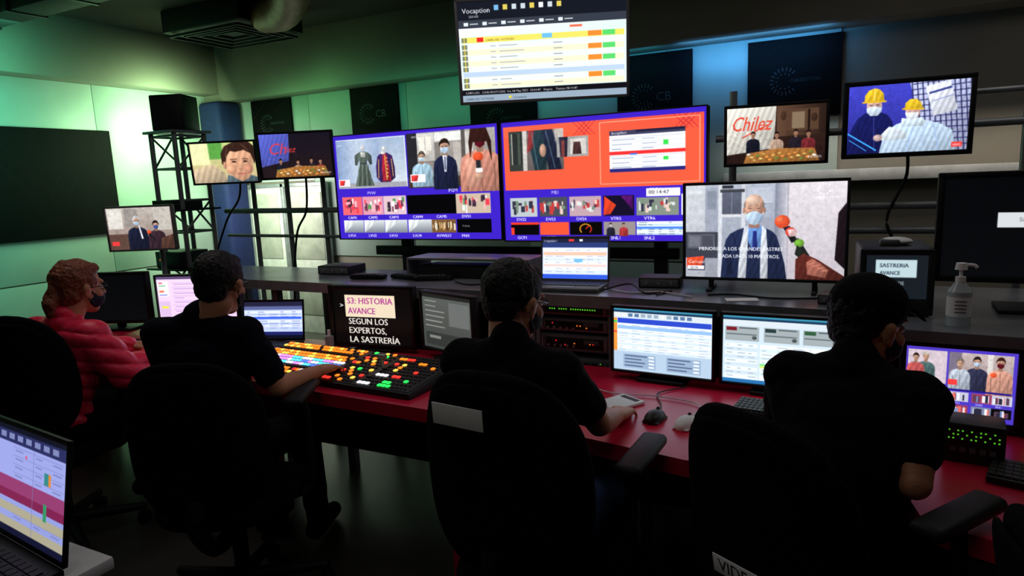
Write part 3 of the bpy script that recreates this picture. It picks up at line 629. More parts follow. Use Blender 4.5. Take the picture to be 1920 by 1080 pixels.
poster(-3.05,-2.4,1.88,2.3,False,'dark poster with grey ring logo on frosted panel')
poster(-1.69,-1.1,1.86,2.46,True,'dark tall poster with grey ring logo and two letters')
poster(-.7,-.08,1.9,2.45,False,'dark poster with grey dashed ring logo on blue-lit panel')
rt=root('wall_board','large black board with faint red cross pattern on green-lit wall','board',(XL+.02,3.2,1.67))
b=MB(); b.box((.02,0,0),(.04,1.58,.94),'poster_dark',.004); b.obj('board',rt)
l=MB()
for k in range(4): l.tube([(.0405,-.7+k*.16,.42),(.0405,-.3+k*.16,-.05)],.0012,'logo_red',4,1); l.tube([(.0405,.2+k*.16,-.1),(.0405,.5+k*.07,.42)],.0012,'logo_red',4,1)
l.obj('printed_pattern',rt)
# ceiling equipment
rt=root('ceiling_vent','dark square air diffuser box hanging from dark ceiling','air vent',(-4.75,4.3,ZC))
b=MB(); b.box((0,0,-.09),(.9,.7,.18),'vent_grey',.01); b.obj('body',rt)
b=MB()
for k in range(4): 
    s=.8-k*.18; 
    for q in ((0,1),(0,-1),(1,0),(-1,0)):
        b.box((q[0]*s*.5,q[1]*s*.4,-.19-.012*(3-k)*.5),(s if q[0]==0 else .02,.8*s if q[1]==0 else .02,.02),'vent_grey',.003)
b.obj('grille',rt)
b=MB(); P=[(-3.1,3.3,ZC-.16),(-3.5,3.7,ZC-.18),(-3.85,3.95,ZC-.2),(-4.28,4.2,ZC-.12)]; b.tube(P,.13,'duct_foil',16,10)
b.box((-3.1,3.3,ZC-.1),(.3,.3,.2),'vent_grey',.01)
tag(b.obj('air_duct'),'brown flexible air duct under dark ceiling','air duct')
for i,y in enumerate((1.9,2.9)):
    b=MB(); b.box((-4.6,y,ZC-.11),(2.6,.24,.22),'vent_grey',.01)
    for k in range(5): b.box((-5.8+k*.6,y,ZC-.11),(.03,.27,.235),'dark_steel',.004)
    tag(b.obj('ventilation_duct'),'long grey rectangular ventilation duct on ceiling','air duct','ceiling ducts')
# ------------------------------------------------------------------ pipes / racks
rt=root('lattice_tower','grey lattice truss tower holding speaker and small monitors','truss',(-4.6,3.52,0))
b=MB(); s=.13
for x in (-s,s):
    for y in (-s,s): b.cyl((x,y,0),(x,y,1.99),.018,'steel')
for k in range(9):
    z=.05+k*.24
    for a,c in (((-s,-s),(s,-s)),((s,-s),(s,s)),((s,s),(-s,s)),((-s,s),(-s,-s))):
        b.cyl((a[0],a[1],z),(c[0],c[1],z),.009,'steel',8)
        if k<8 and k%2: b.cyl((a[0],a[1],z),(c[0],c[1],z+.24),.008,'steel',8)
b.box((0,0,2.0),(.34,.34,.02),'steel',.003)
b.obj('truss_frame',rt)
b=MB(); b.box((0,0,.01),(.5,.5,.02),'dark_steel',.004); b.obj('base_plate',rt)
for z in (1.42,.98,.5):
    b=MB(); b.box((0,-.05,z),(.42,.4,.015),'dark_steel',.003); b.obj('shelf',rt)
rt=root('loudspeaker','black box loudspeaker standing on lattice tower','speaker',(-4.6,3.52,2.011),25)
b=MB(); b.box((0,0,.13),(.25,.24,.26),'black_plastic',.01); b.obj('cabinet',rt)
b=MB(); b.box((0,-.123,.13),(.22,.008,.23),'dark_plastic',.004)
b.obj('grille',rt)
b=MB(); b.cyl((0,-.128,.09),(0,-.13,.09),.07,'dark_steel',24,.055); b.obj('driver',rt)
b=MB(); b.cyl((0,-.128,.2),(0,-.13,.2),.028,'dark_steel',20,.02); b.obj('driver',rt)
for k,(x,z,w_,h_) in enumerate(((-4.6,1.428,.26,.07),(-4.62,.988,.3,.12),(-4.6,.508,.3,.18))):
    b=MB(Matrix.Translation((x,3.45,z))); b.box((0,0,h_/2),(w_,.24,h_),'dark_plastic',.005); b.box((0,-.122,h_/2),(w_*.9,.006,h_*.7),'black_plastic',.002)
    for q in range(3): b.box((-w_*.3+q*.03,-.126,h_*.5),(.008,.004,.008),'led_green' if q else 'led_orange')
    tag(b.obj('equipment_box'),'dark electronics box on a shelf of the lattice tower','equipment box','boxes on the tower shelves')
rt=root('pipe_rail','steel pipe rail frame with two posts behind the counter','pipe rail',(-3.8,3.72,0))
for z,r in ((1.39,.02),(1.2,.012),(1.66,.014)):
    b=MB(); b.cyl((-.6,0,z),(.8,0,z-.01),r,'steel'); b.obj('rail',rt)
for x in (-.3,.05,.4):
    b=MB(); b.cyl((x,.02,0),(x,.02,1.7),.018,'steel'); b.box((x,.02,.01),(.2,.3,.02),'dark_steel'); b.obj('post',rt)
rt=root('display_stand','dark steel frame carrying the two large multiview displays','display stand',(-1.8,3.56,0))
for x in (-.76,.9):
    b=MB(); b.box((x,0,.8),(.07,.05,1.6),'dark_steel',.004); b.box((x,0,.015),(.1,.55,.03),'dark_steel',.004); b.obj('post',rt)
for z,w in ((1.62,2.3),(1.36,2.3),(1.12,2.0)):
    b=MB(); b.box((0,-.01,z),(w,.04,.06),'dark_steel',.004); b.obj('crossbar',rt)
rt=root('pipe_rail','steel pipe frame with posts carrying wall monitors','pipe rail',(.1,3.46,0))
for z,x0,x1,r in ((1.36,-.7,1.2,.017),(1.25,-.7,1.2,.017),(1.7,-.7,.62,.017),(1.83,.3,.62,.012)):
    b=MB(); b.cyl((x0,0,z),(x1,0,z),r,'steel'); b.obj('rail',rt)
for x in (-.62,.54,1.15):
    b=MB(); b.cyl((x,0,0),(x,0,1.92),.018,'steel'); b.box((x,0,.01),(.12,.35,.02),'dark_steel'); b.obj('post',rt)
# ------------------------------------------------------------------ screens on the wall
monitor('multiview_display','large multiview display with blue-bordered camera tiles and fashion shots','display',(-2.395,3.42,1.2),.335,1.2,.655,0,0,p_wall_left(),bez=.007,depth=.06,stand='bracket')
monitor('multiview_display','large multiview display with orange program picture and blue tiles','display',(-1.205,3.42,1.195),.335,1.13,.66,0,0,p_wall_right(),bez=.007,depth=.06,stand='bracket')
monitor('rundown_display','hanging display with white and yellow schedule table','display',(-1.5,3.42,1.965),.265,.89,.51,22,6,p_top(),bez=.016,depth=.05,frame='grey_plastic',stand='hanger',pole_to=ZC-1.965)
monitor('small_monitor','small monitor showing talk show set with red script sign','monitor',(-3.4,3.5,1.62),.15,.49,.29,25,4,p_chilez(True),bez=.016,stand='bracket')
monitor('small_monitor','small monitor showing close-up of a young face','monitor',(-4.05,3.45,1.6),.15,.47,.28,24,6,p_face(),bez=.014,stand='bracket')
monitor('small_monitor','small grey monitor showing masked people at an interview','monitor',(-4.42,3.0,1.16),.155,.46,.29,25,2,p_press(),bez=.013,frame='grey_plastic',stand='bracket')
b=MB(); b.cyl((-4.4,3.13,0),(-4.4,3.13,1.4),.018,'steel'); b.box((-4.4,3.13,.01),(.3,.3,.02),'dark_steel',.004); b.cyl((-4.7,3.13,1.38),(-4.4,3.13,1.38),.012,'steel')
tag(b.obj('monitor_pole'),'slim steel floor pole holding a small monitor','pole')
monitor('small_monitor','small monitor showing talk show with red script on white wall','monitor',(-.315,3.33,1.56),.14,.42,.25,9,2,p_chilez(False),bez=.014,stand='bracket')
monitor('wall_monitor','tilted monitor showing two workers in yellow helmets','monitor',(.2,3.3,1.575),.158,.44,.28,5,3,p_workers(),bez=.02,stand='bracket',frame='black_plastic')
# ------------------------------------------------------------------ counter
CT=1.05
rt=root('counter','long grey metal equipment counter behind the red desk','counter',(-1.4,2.8,0))
CM=Matrix.Translation((1.4,-2.8,0))
b=MB(CM)
b.prism([(-3.6,2.66),(-.85,2.6),(-.04,2.54),(.02,2.3),(1.3,2.2),(1.3,3.15),(-3.6,3.15)],CT-.035,CT,'counter_grey')
b.prism([(-3.6,2.655),(-.85,2.595),(-.04,2.535),(-.04,2.54),(-.85,2.6),(-3.6,2.66)],CT-.05,CT+.002,'silver_plastic')
b.obj('worktop',rt)
for x in (-3.55,-2.86,-2.4,-1.28,-.84):
    b=MB(CM)
    for y in (2.7,3.1): b.box((x,y,(CT-.035)/2),(.045,.045,CT-.035),'steel',.004)
    b.box((x,2.9,.3),(.03,.38,.03),'steel'); b.obj('leg_frame',rt)
for c,dd in (((-1.6,3.1,.72),(1.6,.02,.55)),((.2,3.08,.55),(2.0,.03,.95)),((-.45,2.95,.88),(.7,.02,.3))):
    b=MB(CM); b.box(c,dd,'black_plastic'); b.obj('back_panel',rt)
rt=root('equipment_rack','grey equipment rack with stacked units and small indicator lights','rack',(-1.06,2.66,0))
b=MB()
for x in (-.17,.17): b.box((x,.17,.5),(.02,.36,1.0),'steel',.003)
b.box((0,.17,.02),(.36,.36,.04),'dark_plastic'); b.box((0,.34,.5),(.34,.02,1.0),'black_plastic'); b.obj('frame',rt)
for k,z in enumerate((.975,.905,.825,.735,.65,.5)):
    hh=(.05,.055,.075,.05,.06,.06)[k]
    u=MB(); u.box((0,.1,z),(.318,.2,hh),'rack_grey',.004); uo=u.obj('rack_unit',rt)
    l=MB(); l.box((0,-.0005,z),(.27,.003,hh*.62),'black_plastic' if k in (0,1,2) else 'grey_plastic',.001)
    if k==0:
        for i in range(20): 
            if random.random()<.8: l.box((-.11+i*.011,-.002,z+.003),(.0055,.003,.006),'led_green')
    elif k in (1,2):
        for i in range(14): 
            if random.random()<.4: l.box((-.10+i*.0145,-.002,z+random.choice((-.008,0,.008))),(.006,.003,.005),'led_orange' if random.random()<.8 else 'led_red')
        for i in range(5): l.cyl((-.12+i*.03,0,z-.012),(-.12+i*.03,-.010,z-.012),.006,'silver_plastic',12)
        l.box((.08,-.0015,z+.008),(.07,.003,.018),'grey_plastic',.001)
    else:
        for i in range(7): l.box((-.12+i*.035,-.002,z),(.022,.004,.014),'dark_plastic',.001)
        l.box((.12,-.002,z+.006),(.004,.003,.004),'led_green')
    for x in (-.148,.148): l.box((x,-.004,z),(.006,.012,hh*.7),'silver_plastic')
    l.box((0,-.0002,z),(.30,.002,hh*.3),'rack_grey')
    l.obj('front_panel',uo)
# ------------------------------------------------------------------ desk
rt=root('control_desk','long glossy red control desk with dark leg panels','desk',(-1.5,2.2,0))
O=Matrix.Translation((1.5,-2.2,0))
edge=[(-4.3,2.02),(-2.6,1.95),(-1.78,1.905),(-1.35,1.89),(-.8,1.86),(-.39,1.79),(-.3,1.80),(-.25,1.86),(-.2,1.94),(-.1,1.99),(.03,1.98),(.12,1.9),(.15,1.78),(.17,1.68),(.22,1.64),(.35,1.6),(1.3,1.42)]
b=MB(O); b.prism(edge+[(1.3,2.58),(-4.3,2.62)],.715,.75,'red_desk'); b.obj('desktop',rt)
b=MB(O); b.prism([(x,y-.004) for x,y in edge]+[(x,y+.002) for x,y in edge[::-1]],.70,.7505,'red_desk'); b.obj('edge_strip',rt)
for x in (-4.2,-2.75,-1.28,-.33,1.2):
    b=MB(O); b.box((x,2.24,.357),(.035,.56,.713),'red_desk',.004); b.obj('leg_panel',rt)
b=MB(O); b.box((-1.5,2.56,.45),(5.4,.02,.5),'black_plastic'); b.obj('modesty_panel',rt)
# ------------------------------------------------------------------ devices on counter
monitor('television','large flat television showing masked man in suit interviewed','television',(-.315,2.87,CT+.001),.246,.61,.385,0,0,p_interview(),bez=.012,depth=.045,stand='feet',frame='dark_plastic')
monitor('dark_monitor','black monitor with small white input message','monitor',(.565,2.62,CT),.28,.57,.32,-2,0,p_off(True),bez=.02,stand='foot')
def laptop(name,label,base,W,D,H,rz,ang,scr,frame='black_plastic',deck='dark_plastic'):
    rt=root(name,label,'laptop',base,rz)
    b=MB(); b.box((0,-D/2,.009),(W,D,.018),frame,.005); b.obj('base',rt)
    k=MB(); k.box((0,-D*.36,.0182),(W*.92,D*.52,.001),'black_plastic')
    for r in range(5):
        for c in range(13): k.box(((c-6)*W*.068,-D*.16-r*D*.1,.0195),(W*.058,D*.08,.003),deck,0)
    k.obj('keyboard',rt)
    k=MB(); k.box((0,-D*.8,.0188),(W*.3,D*.24,.001),'grey_plastic'); k.obj('touchpad',rt)
    M=Matrix.Translation((0,0,.018))@Matrix.Rotation(D2R(-ang),4,'X')@Matrix.Translation((0,0,H/2+.012))
    b=MB(M); b.box((0,.004,0),(W,.008,H+.024),frame,.003)
    for x in (-1,1): b.box((x*(W/2-.004),-.001,0),(.008,.004,H+.024),frame,.001)
    b.box((0,-.001,H/2+.006),(W,.004,.012),frame,.001); b.box((0,-.001,-H/2-.006),(W,.004,.012),frame,.001)
    b.obj('lid',rt); scr.build('screen',W-.016,H,M@Matrix.Translation((0,-.0012,0)),rt); return rt
laptop('laptop','silver-edged laptop on grey counter showing schedule table',(-1.13,2.86,CT),.33,.2,.185,4,6,p_lap_counter(),'grey_plastic')
laptop('laptop','open dark laptop on red desk showing blue schedule table',(-2.66,2.46,.75),.34,.2,.19,18,8,p_lap_blue())
rt=root('picture_tube_monitor','small boxy black tube monitor with white caption text','monitor',(.145,2.5,CT),3)
b=MB(); b.box((0,.13,.115),(.215,.26,.22),'dark_plastic',.012); b.box((0,.3,.11),(.15,.12,.15),'black_plastic',.02)
for q in ((0,.212,.215,.02),(0,.03,.215,.05)): b.box((q[0],-.006,q[1]),(q[2],.014,q[3]),'dark_plastic',.003)
for x in (-.098,.098): b.box((x,-.006,.12),(.02,.014,.19),'dark_plastic',.003)
b.obj('housing',rt)
p_crt().build('screen',.176,.145,Matrix.Translation((0,-.003,.13)),rt)
for i in range(4):
    b=MB(); b.cyl((-.06+i*.03,-.01,.028),(-.06+i*.03,-.022,.028),.006,'grey_plastic',10); b.obj('knob',rt)
b=MB(Matrix.Translation((.145,2.5,CT+.226))); b.ell((0,.1,.012),(.05,.04,.014),'white_paper'); b.box((-.02,.08,.01),(.06,.05,.02),'grey_plastic',.006)
tag(b.obj('tape_roll'),'small pale object lying on top of tube monitor','tape')
rt=root('sanitizer_bottle','clear pump bottle of hand sanitizer on counter','bottle',(.31,2.4,CT))
b=MB(); b.cyl((0,0,0),(0,0,.105),.033,'liquid',24); b.cyl((0,0,.105),(0,0,.135),.033,'liquid',24,.013); b.cyl((0,0,.135),(0,0,.15),.014,'white_paper',18); b.obj('body',rt)
b=MB(); b.cyl((0,0,.15),(0,0,.175),.005,'white_paper',10); b.cyl((0,0,.172),(0,0,.192),.017,'white_paper',16,.014); b.tube([(0,0,.186),(.03,0,.186),(.04,0,.178)],.005,'white_paper'); b.obj('pump',rt)
b=MB(); b.cyl((0,0,.03),(0,0,.09),.0335,'white_paper',24,caps=False)
for q in range(4): b.box((0,-.0342,.045+q*.011),(.03,.001,.003),'grey_plastic')
b.obj('paper_label',rt)
def handset(x,y,rz,lab):
    rt=root('remote_control',lab,'remote',(x,y,CT+.001),rz,'remotes on the counter')
    b=MB(); b.box((0,0,.012),(.2,.06,.024),'black_plastic',.008); b.obj('body',rt)
    k=MB(); k.box((0,0,.0242),(.17,.05,.001),'dark_plastic')
    for i in range(6):
        for j in range(3): k.box((-.07+i*.024,-.016+j*.016,.025),(.014,.009,.004),'grey_plastic',0)
    k.obj('keypad',rt)
for q in ((-2.3,2.82,10),(-2.08,2.86,-14),(-1.9,2.85,20)): handset(*q,'black remote control lying on counter')
rt=root('equipment_shelf','low grey metal shelf unit standing on the counter','shelf',(-1.75,3.02,CT+.001))
b=MB(); b.box((0,0,.1),(.72,.22,.012),'steel',.002); b.box((-.355,0,.05),(.012,.22,.1),'steel'); b.box((.355,0,.05),(.012,.22,.1),'steel'); b.obj('frame',rt)
b=MB(); b.box((-.1,0,.031),(.4,.18,.06),'dark_plastic',.004); b.obj('equipment_box',rt)
def cable(pts,r,mt,lab):
    b=MB(); b.tube(pts,r,mt,8,8); tag(b.obj('cable'),lab,'cable')
z=CT+.005
cable([(-.5,2.72,z),(-.4,2.75,z),(-.25,2.70,z),(-.08,2.74,z)],.004,'cable_black','loose black cable lying on grey counter')
cable([(-.95,2.72,z),(-.85,2.8,z+.02),(-.75,2.7,z),(-.66,2.78,z),(-.7,2.68,z)],.004,'cable_black','tangled black cable beside laptop on counter')
cable([(-.98,2.8,z),(-.82,2.7,z),(-.7,2.74,z),(-.55,2.66,z)],.003,'cable_white','thin white cable beside laptop on counter')
cable([(-1.4,2.75,z),(-1.5,2.82,z),(-1.62,2.74,z),(-1.74,2.8,z)],.004,'cable_black','coiled black cable on counter near remotes')
cable([(-4.02,3.56,1.72),(-4.1,3.6,1.5),(-4.3,3.62,1.3),(-4.42,3.56,.9),(-4.4,3.6,.4)],.008,'cable_black','black cable drooping from monitor to tower')
cable([(-3.42,3.6,1.74),(-3.5,3.66,1.4),(-3.62,3.66,1.2),(-3.7,3.66,.7),(-3.72,3.66,.01)],.008,'cable_black','black cable hanging down the rail post')
cable([(.2,3.42,1.7),(.22,3.44,1.5),(.15,3.43,1.3),(.2,3.43,1.12),(.1,3.4,.8)],.007,'cable_black','black cable hanging behind wall monitor')
b=MB(Matrix.Translation((-.36,2.66,CT+.001))@Matrix.Rotation(.3,4,'Z')); b.box((0,0,.001),(.12,.06,.002),'white_paper'); tag(b.obj('paper_scrap'),'small white paper scrap on counter','paper')
def gear(x,y,w_,d_,h_,rz,lab):
    rt=root('converter_box',lab,'electronics',(x,y,CT+.001),rz,'small converter boxes on the counter')
    b=MB(); b.box((0,0,h_/2),(w_,d_,h_),'dark_plastic',.004); b.obj('housing',rt)
    b=MB(); b.box((0,-d_/2-.001,h_/2),(w_*.9,.003,h_*.7),'grey_plastic',.001)
    for i in range(3): b.cyl((-w_*.3+i*w_*.3,-d_/2-.002,h_/2),(-w_*.3+i*w_*.3,-d_/2-.012,h_/2),.006,'silver_plastic',10)
    b.obj('front_panel',rt)
gear(-.74,2.92,.18,.13,.045,6,'small dark converter box with silver connectors on counter')
gear(-.02,2.68,.13,.1,.035,-12,'small dark converter box with silver connectors on counter')
gear(-2.62,2.98,.22,.16,.05,4,'small dark converter box with silver connectors on counter')
# ------------------------------------------------------------------ desk devices
monitor('desk_monitor','black switched-off monitor on red desk','monitor',(-3.9,2.4,.75),.2,.46,.27,20,0,p_off(),bez=.018)
monitor('desk_monitor','thin monitor with pinkish white software window','monitor',(-3.22,2.46,.75),.205,.47,.275,18,0,p_pink(),bez=.01)
monitor('prompter_monitor','black monitor with large prompter text lines','monitor',(-2.04,2.5,.75),.17,.43,.265,6,0,p_prompt(),bez=.02,stand='foot')
monitor('desk_monitor','dark monitor turned aside with dim grey windows','monitor',(-1.59,2.46,.75),.175,.34,.25,-18,0,p_darkui(),bez=.012)
monitor('software_monitor','bright monitor with blue and white table software','monitor',(-.625,2.46,.75),.16,.385,.245,-4,-2,p_soft(0),bez=.011,depth=.03)
monitor('software_monitor','bright monitor with pale green and white panels','monitor',(-.2,2.44,.75),.16,.39,.245,-2,-2,p_soft(1),bez=.011,depth=.03)
monitor('rack_monitor','rack monitor with purple bordered camera tiles','monitor',(.31,2.3,.75),.14,.275,.215,-4,0,p_rack(),bez=.018,depth=.12,stand='none',frame='dark_plastic',chin=.004)
rt=root('level_meter','narrow black audio level meter with green lights','level meter',(.50,2.28,.75))
b=MB(); b.box((0,.05,.13),(.07,.1,.26),'black_plastic',.006); b.obj('housing',rt)
for c in range(2):
    l=MB(); l.box((-.014+c*.028,0,.13),(.02,.003,.22),'black_plastic')
    for r in range(20): l.box((-.014+c*.028,-.001,.03+r*.0105),(.012,.004,.005),'led_green' if r<16 else 'led_orange')
    l.obj('light_column',rt)
rt=root('control_box','small black control box with rows of green buttons','control box',(.315,2.03,.75),-6)
b=MB(); b.box((0,.05,.055),(.14,.1,.11),'dark_plastic',.006); b.obj('housing',rt)
l=MB(); l.box((0,0,.06),(.125,.003,.085),'black_plastic')
for c in range(12):
    for r in range(3): l.box((-.055+c*.01,-.001,.068+r*.011),(.004,.004,.0035),'led_green' if (c*7+r*3)%5<3 else 'button_k')
for c in range(5): l.box((-.045+c*.022,-.001,.038),(.014,.005,.014),'grey_plastic')
l.obj('button_panel',rt)
# video switcher
rt=root('video_switcher','black video switcher panel with glowing coloured button rows','control panel',(-1.93,2.15,.75),-3)
TS=Matrix.Translation((0,0,.014))@Matrix.Rotation(D2R(5),4,'X')
b=MB(TS); b.box((0,0,.005),(1.0,.36,.045),'black_plastic',.01); b.box((0,0,.0285),(.98,.34,.002),'dark_plastic'); b.obj('body',rt)
b=MB(); b.box((0,0,.008),(.9,.3,.016),'black_plastic',.004); b.obj('foot',rt)
btns=[]
for r in range(11):
    z=.153-r*.030
    for c in range(46):
        x=-.478+c*.0208
        if c in (24,33): continue
        if c<24:
            pat=['ooyooyyoookooyooyokokoyo','yoyoyooyyookooyooooookko','kkkkkkkkkkkkkkkkkkkkkkkk','ooyooyoyooooyoooyooyooko','yoooyyooyoooyyoooyyooyok','ppwwwppppcccwwwcccpppwww','cccwpppppwcccbbpwwcccbbb','wccwwppwccwwppwccbbppwkk','kkkkkkkkkkkkkkkkkkkkkkkk','ooyyooyowoyyookrowooykko','wwcwwcowwckokkoykkokkoyk'][r]; k=pat[c]
        elif c<33:
            k=['kgkkykok','kkkokgkk','krkokkkk','kkokykkr','rokkkokk','kkkkkkkk','kkykgkky','krkokkkk','kkkkokkr','kkokkkyk','rrkkokkk'][r][(c-25)%8]
        else:
            k=['kkkkkkkkkkkk','oorrkkkkkkkk','kkkkkkookkkk','krkykkkkkkok','kkkokkkkkkkk','okkykkkkrkkk','kkkkkkkkkkkk','kwwwkrrkkkkk','kkkkkkkkkgkk','kkkkkggkkkkk','wwwkkgggkkkk'][r][(c-34)%12]
        btns.append((x,z,k))
lit=[q for q in btns if q[2]!='k']; random.shuffle(lit); near=lit[:96]; rest=lit[96:]+[q for q in btns if q[2]=='k']
for x,y,k in near:
    b=MB(TS); b.box((x,y,.0315),(.0165,.018,.006),'button_'+k,.002,seg=1); b.obj('button',rt)
b=MB(TS)
for x,y,k in rest: b.box((x,y,.0315),(.0165,.018,.006) if k!='k' else (.012,.012,.005),'button_'+k,.002,seg=1)
o=b.obj('button',rt); o['kind']='stuff'
b=MB(TS); b.box((.23,-.02,.032),(.02,.15,.006),'black_plastic'); b.cyl((.23,.0,.032),(.23,.0,.085),.006,'steel'); b.cyl((.21,.0,.087),(.25,.0,.087),.01,'silver_plastic'); b.obj('fader_lever',rt)
def mouse(x,y,rz,mt,lab):
    rt=root('computer_mouse',lab,'mouse',(x,y,.751),rz)
    b=MB(); b.ell((0,0,.008),(.031,.052,.026),mt); b.box((0,0,.003),(.056,.09,.006),mt,.003)
    b.blob('shell',.003,3,rt)
    b=MB(); b.cyl((-.003,.025,.031),(.003,.025,.031),.007,'rubber',12); b.obj('scroll_wheel',rt)
mouse(-.545,2.06,-10,'black_plastic','black computer mouse on red desk'); mouse(-.44,2.04,-15,'white_paper','white computer mouse on red desk')
def keyboard(x,y,rz,lab,body,key,W=.42):
    rt=root('computer_keyboard',lab,'keyboard',(x,y,.751),rz)
    b=MB(); b.box((0,0,.01),(W,.14,.018),body,.005); b.obj('body',rt)
    b=MB(); b.box((0,0,.0192),(W*.97,.125,.001),body)
    for r in range(5):
        for c in range(18): b.box((-W*.465+c*W*.0545,.05-r*.025,.021),(W*.046,.02,.006),key,0)
    b.obj('keys',rt)
keyboard(-.18,2.25,-6,'dark keyboard on red desk under monitor','black_plastic','dark_plastic',.28)
keyboard(.49,1.95,-14,'black keyboard on red desk','black_plastic','dark_plastic',.3)
keyboard(-3.3,2.2,10,'black keyboard on red desk','black_plastic','dark_plastic')
rt=root('notepad','white notepad with red printed corner on red desk','notepad',(-.70,2.17,.751),-30)
b=MB(); b.box((0,0,.005),(.11,.14,.01),'white_paper',.002); b.obj('pad',rt); b=MB(); b.box((0,.05,.0105),(.08,.02,.001),'logo_red'); b.obj('printed_mark',rt)
cable([(-.545,2.11,.756),(-.56,2.2,.756),(-.6,2.32,.756),(-.52,2.42,.756)],.0025,'cable_black','black mouse cable on red desk')
cable([(-.44,2.09,.757),(-.44,2.24,.757),(-.6,2.28,.757),(-.74,2.26,.757),(-.85,2.3,.757)],.0025,'cable_white','thin white cable curling across red desk')
b=MB(Matrix.Translation((-2.28,2.46,.751))); b.cyl((0,0,0),(0,0,.07),.022,'liquid',16); b.cyl((0,0,.07),(0,0,.1),.008,'white_paper',10); tag(b.obj('bottle'),'small clear bottle beside laptop','bottle')
b=MB(Matrix.Translation((-1.36,2.2,.751))@Matrix.Rotation(D2R(20),4,'Z')); b.box((0,0,.002),(.1,.15,.004),'white_paper'); tag(b.obj('paper_sheet'),'folded white paper beside the switcher','paper')
rt=root('side_table','white side table holding an open laptop','table',(-2.0,.3,0))
b=MB(); b.box((0,0,.735),(1.1,1.04,.03),'white_table',.006); b.obj('tabletop',rt)
for x in (-.5,.5):
    for y in (-.46,.46): b=MB(); b.box((x,y,.36),(.04,.04,.72),'steel',.004); b.obj('leg',rt)
laptop('laptop','open black laptop on white table with purple schedule rows',(-1.66,.745,.751),.39,.25,.25,-6,10,p_lap_near())
# ------------------------------------------------------------------ chairs
def pad(b,W,H,t,curve,T,mt,pw=3.0,n=22,dish=0):
    vs=[];fs=[]
    def hw(v): return (1-abs(v)**pw)**(1/pw)
    for side in (1,-1):
        for i in range(n+1):
            v=math.sin(math.pi/2*(-1+2*i/n))
            for j in range(n+1):
                u=math.sin(math.pi/2*(-1+2*j/n)); x=u*hw(v)
                e=max(0,1-abs(u)**4)*max(0,1-abs(v)**4)
                vs.append((x*W/2*(1-.06*v),side*t/2*(e**.4)+curve*(x*x)-.02*v*v,v*H/2))
    m=(n+1)**2
    for i in range(n):
        for j in range(n):
            a=i*(n+1)+j; q=[a,a+1,a+n+2,a+n+1]; fs.append(q); fs.append([k+m for k in q[::-1]])
    b.add(vs,fs,mt,T)
def chair(loc,rz,label):
    rt=root('office_chair',label,'chair',loc,rz,'black office chairs')
    TBk=Matrix.Translation((0,-.26,.83))@Matrix.Rotation(D2R(6),4,'X')
    b=MB(); pad(b,.47,.56,.07,.05,TBk,'chair_fabric',2.6); b.obj('backrest',rt,60)
    b=MB(); pad(b,.44,.52,.03,.05,Matrix.Translation((0,-.292,.825))@Matrix.Rotation(D2R(6),4,'X'),'chair_fabric',2.6); b.tube([(0,-.295,.64),(0,-.31,.55),(0,-.2,.42),(0,-.05,.4)],.03,'chair_plastic'); b.obj('back_support',rt,60)
    b=MB(); pad(b,.5,.48,.09,0,Matrix.Translation((0,.0,.455))@Matrix.Rotation(D2R(90),4,'X'),'chair_fabric'); b.obj('seat',rt,60)
    for s in (-1,1):
        a=MB(); a.box((s*.26,.07,.795),(.075,.27,.035),'chair_plastic',.017,seg=3); ao=a.obj('armrest',rt)
        a=MB(); a.tube([(s*.26,.07,.78),(s*.28,.05,.6),(s*.27,.02,.44),(s*.1,.0,.42)],.017,'chair_plastic'); a.obj('armrest_support',ao)
    b=MB(); b.cyl((0,0,.1),(0,0,.3),.028,'chair_plastic',18); b.cyl((0,0,.28),(0,0,.42),.018,'steel',16); b.box((0,0,.41),(.2,.2,.03),'dark_steel',.006); b.obj('gas_column',rt)
    b=MB()
    for k in range(5):
        a=2*math.pi*k/5+.3; c,s=math.cos(a),math.sin(a)
        b.cap((0,0,.11),.03,(c*.3,s*.3,.085),.018,'chair_plastic')
    b.obj('star_base',rt)
    for k in range(5):
        a=2*math.pi*k/5+.3; c,s=math.cos(a),math.sin(a)
        w=MB(); 
        for q in (-.014,.014): w.cyl((c*.3-s*(q-.008),s*.3+c*(q-.008),.03),(c*.3-s*(q+.008),s*.3+c*(q+.008),.03),.029,'rubber',16)
        w.cyl((c*.3,s*.3,.03),(c*.3,s*.3,.085),.008,'chair_plastic'); w.obj('caster',rt)
    return rt
def copy_thing(src,loc,rz,label,drop=0):
    def rec(o,par):
        n=o.copy(); sc.collection.objects.link(n)
        if par is not None: n.parent=par
        if o.name.startswith('back'): n.location.z-=drop
        for c in [c for c in bpy.data.objects if c.parent==o and c is not n]: rec(c,n)
        return n
    n=rec(src,None); n.location=loc; n.rotation_euler=(0,0,D2R(rz)); n['label']=label; return n
c3=chair((-.745,1.62,0),-2,'black office chair with white paper label on its back')
c4=copy_thing(c3,(-.02,1.70,0),-34,'black office chair with white lettered tape low on its back',.07)
c2=copy_thing(c3,(-2.0,1.59,0),28,'black office chair with armrests occupied by person at switcher',.08)
c1=copy_thing(c3,(-3.14,1.60,0),36,'black office chair with rounded high back')
c5=copy_thing(c3,(.57,1.22,0),-80,'black office chair with armrests standing empty',.1)
TB=Matrix.Translation((0,-.331,.825))@Matrix.Rotation(D2R(6),4,'X')
b=MB(TB); b.box((-.055,-.002,.178),(.14,.003,.055),'white_paper',.001,T=Matrix.Rotation(D2R(2),4,'Y')); b.obj('sticker',c3)
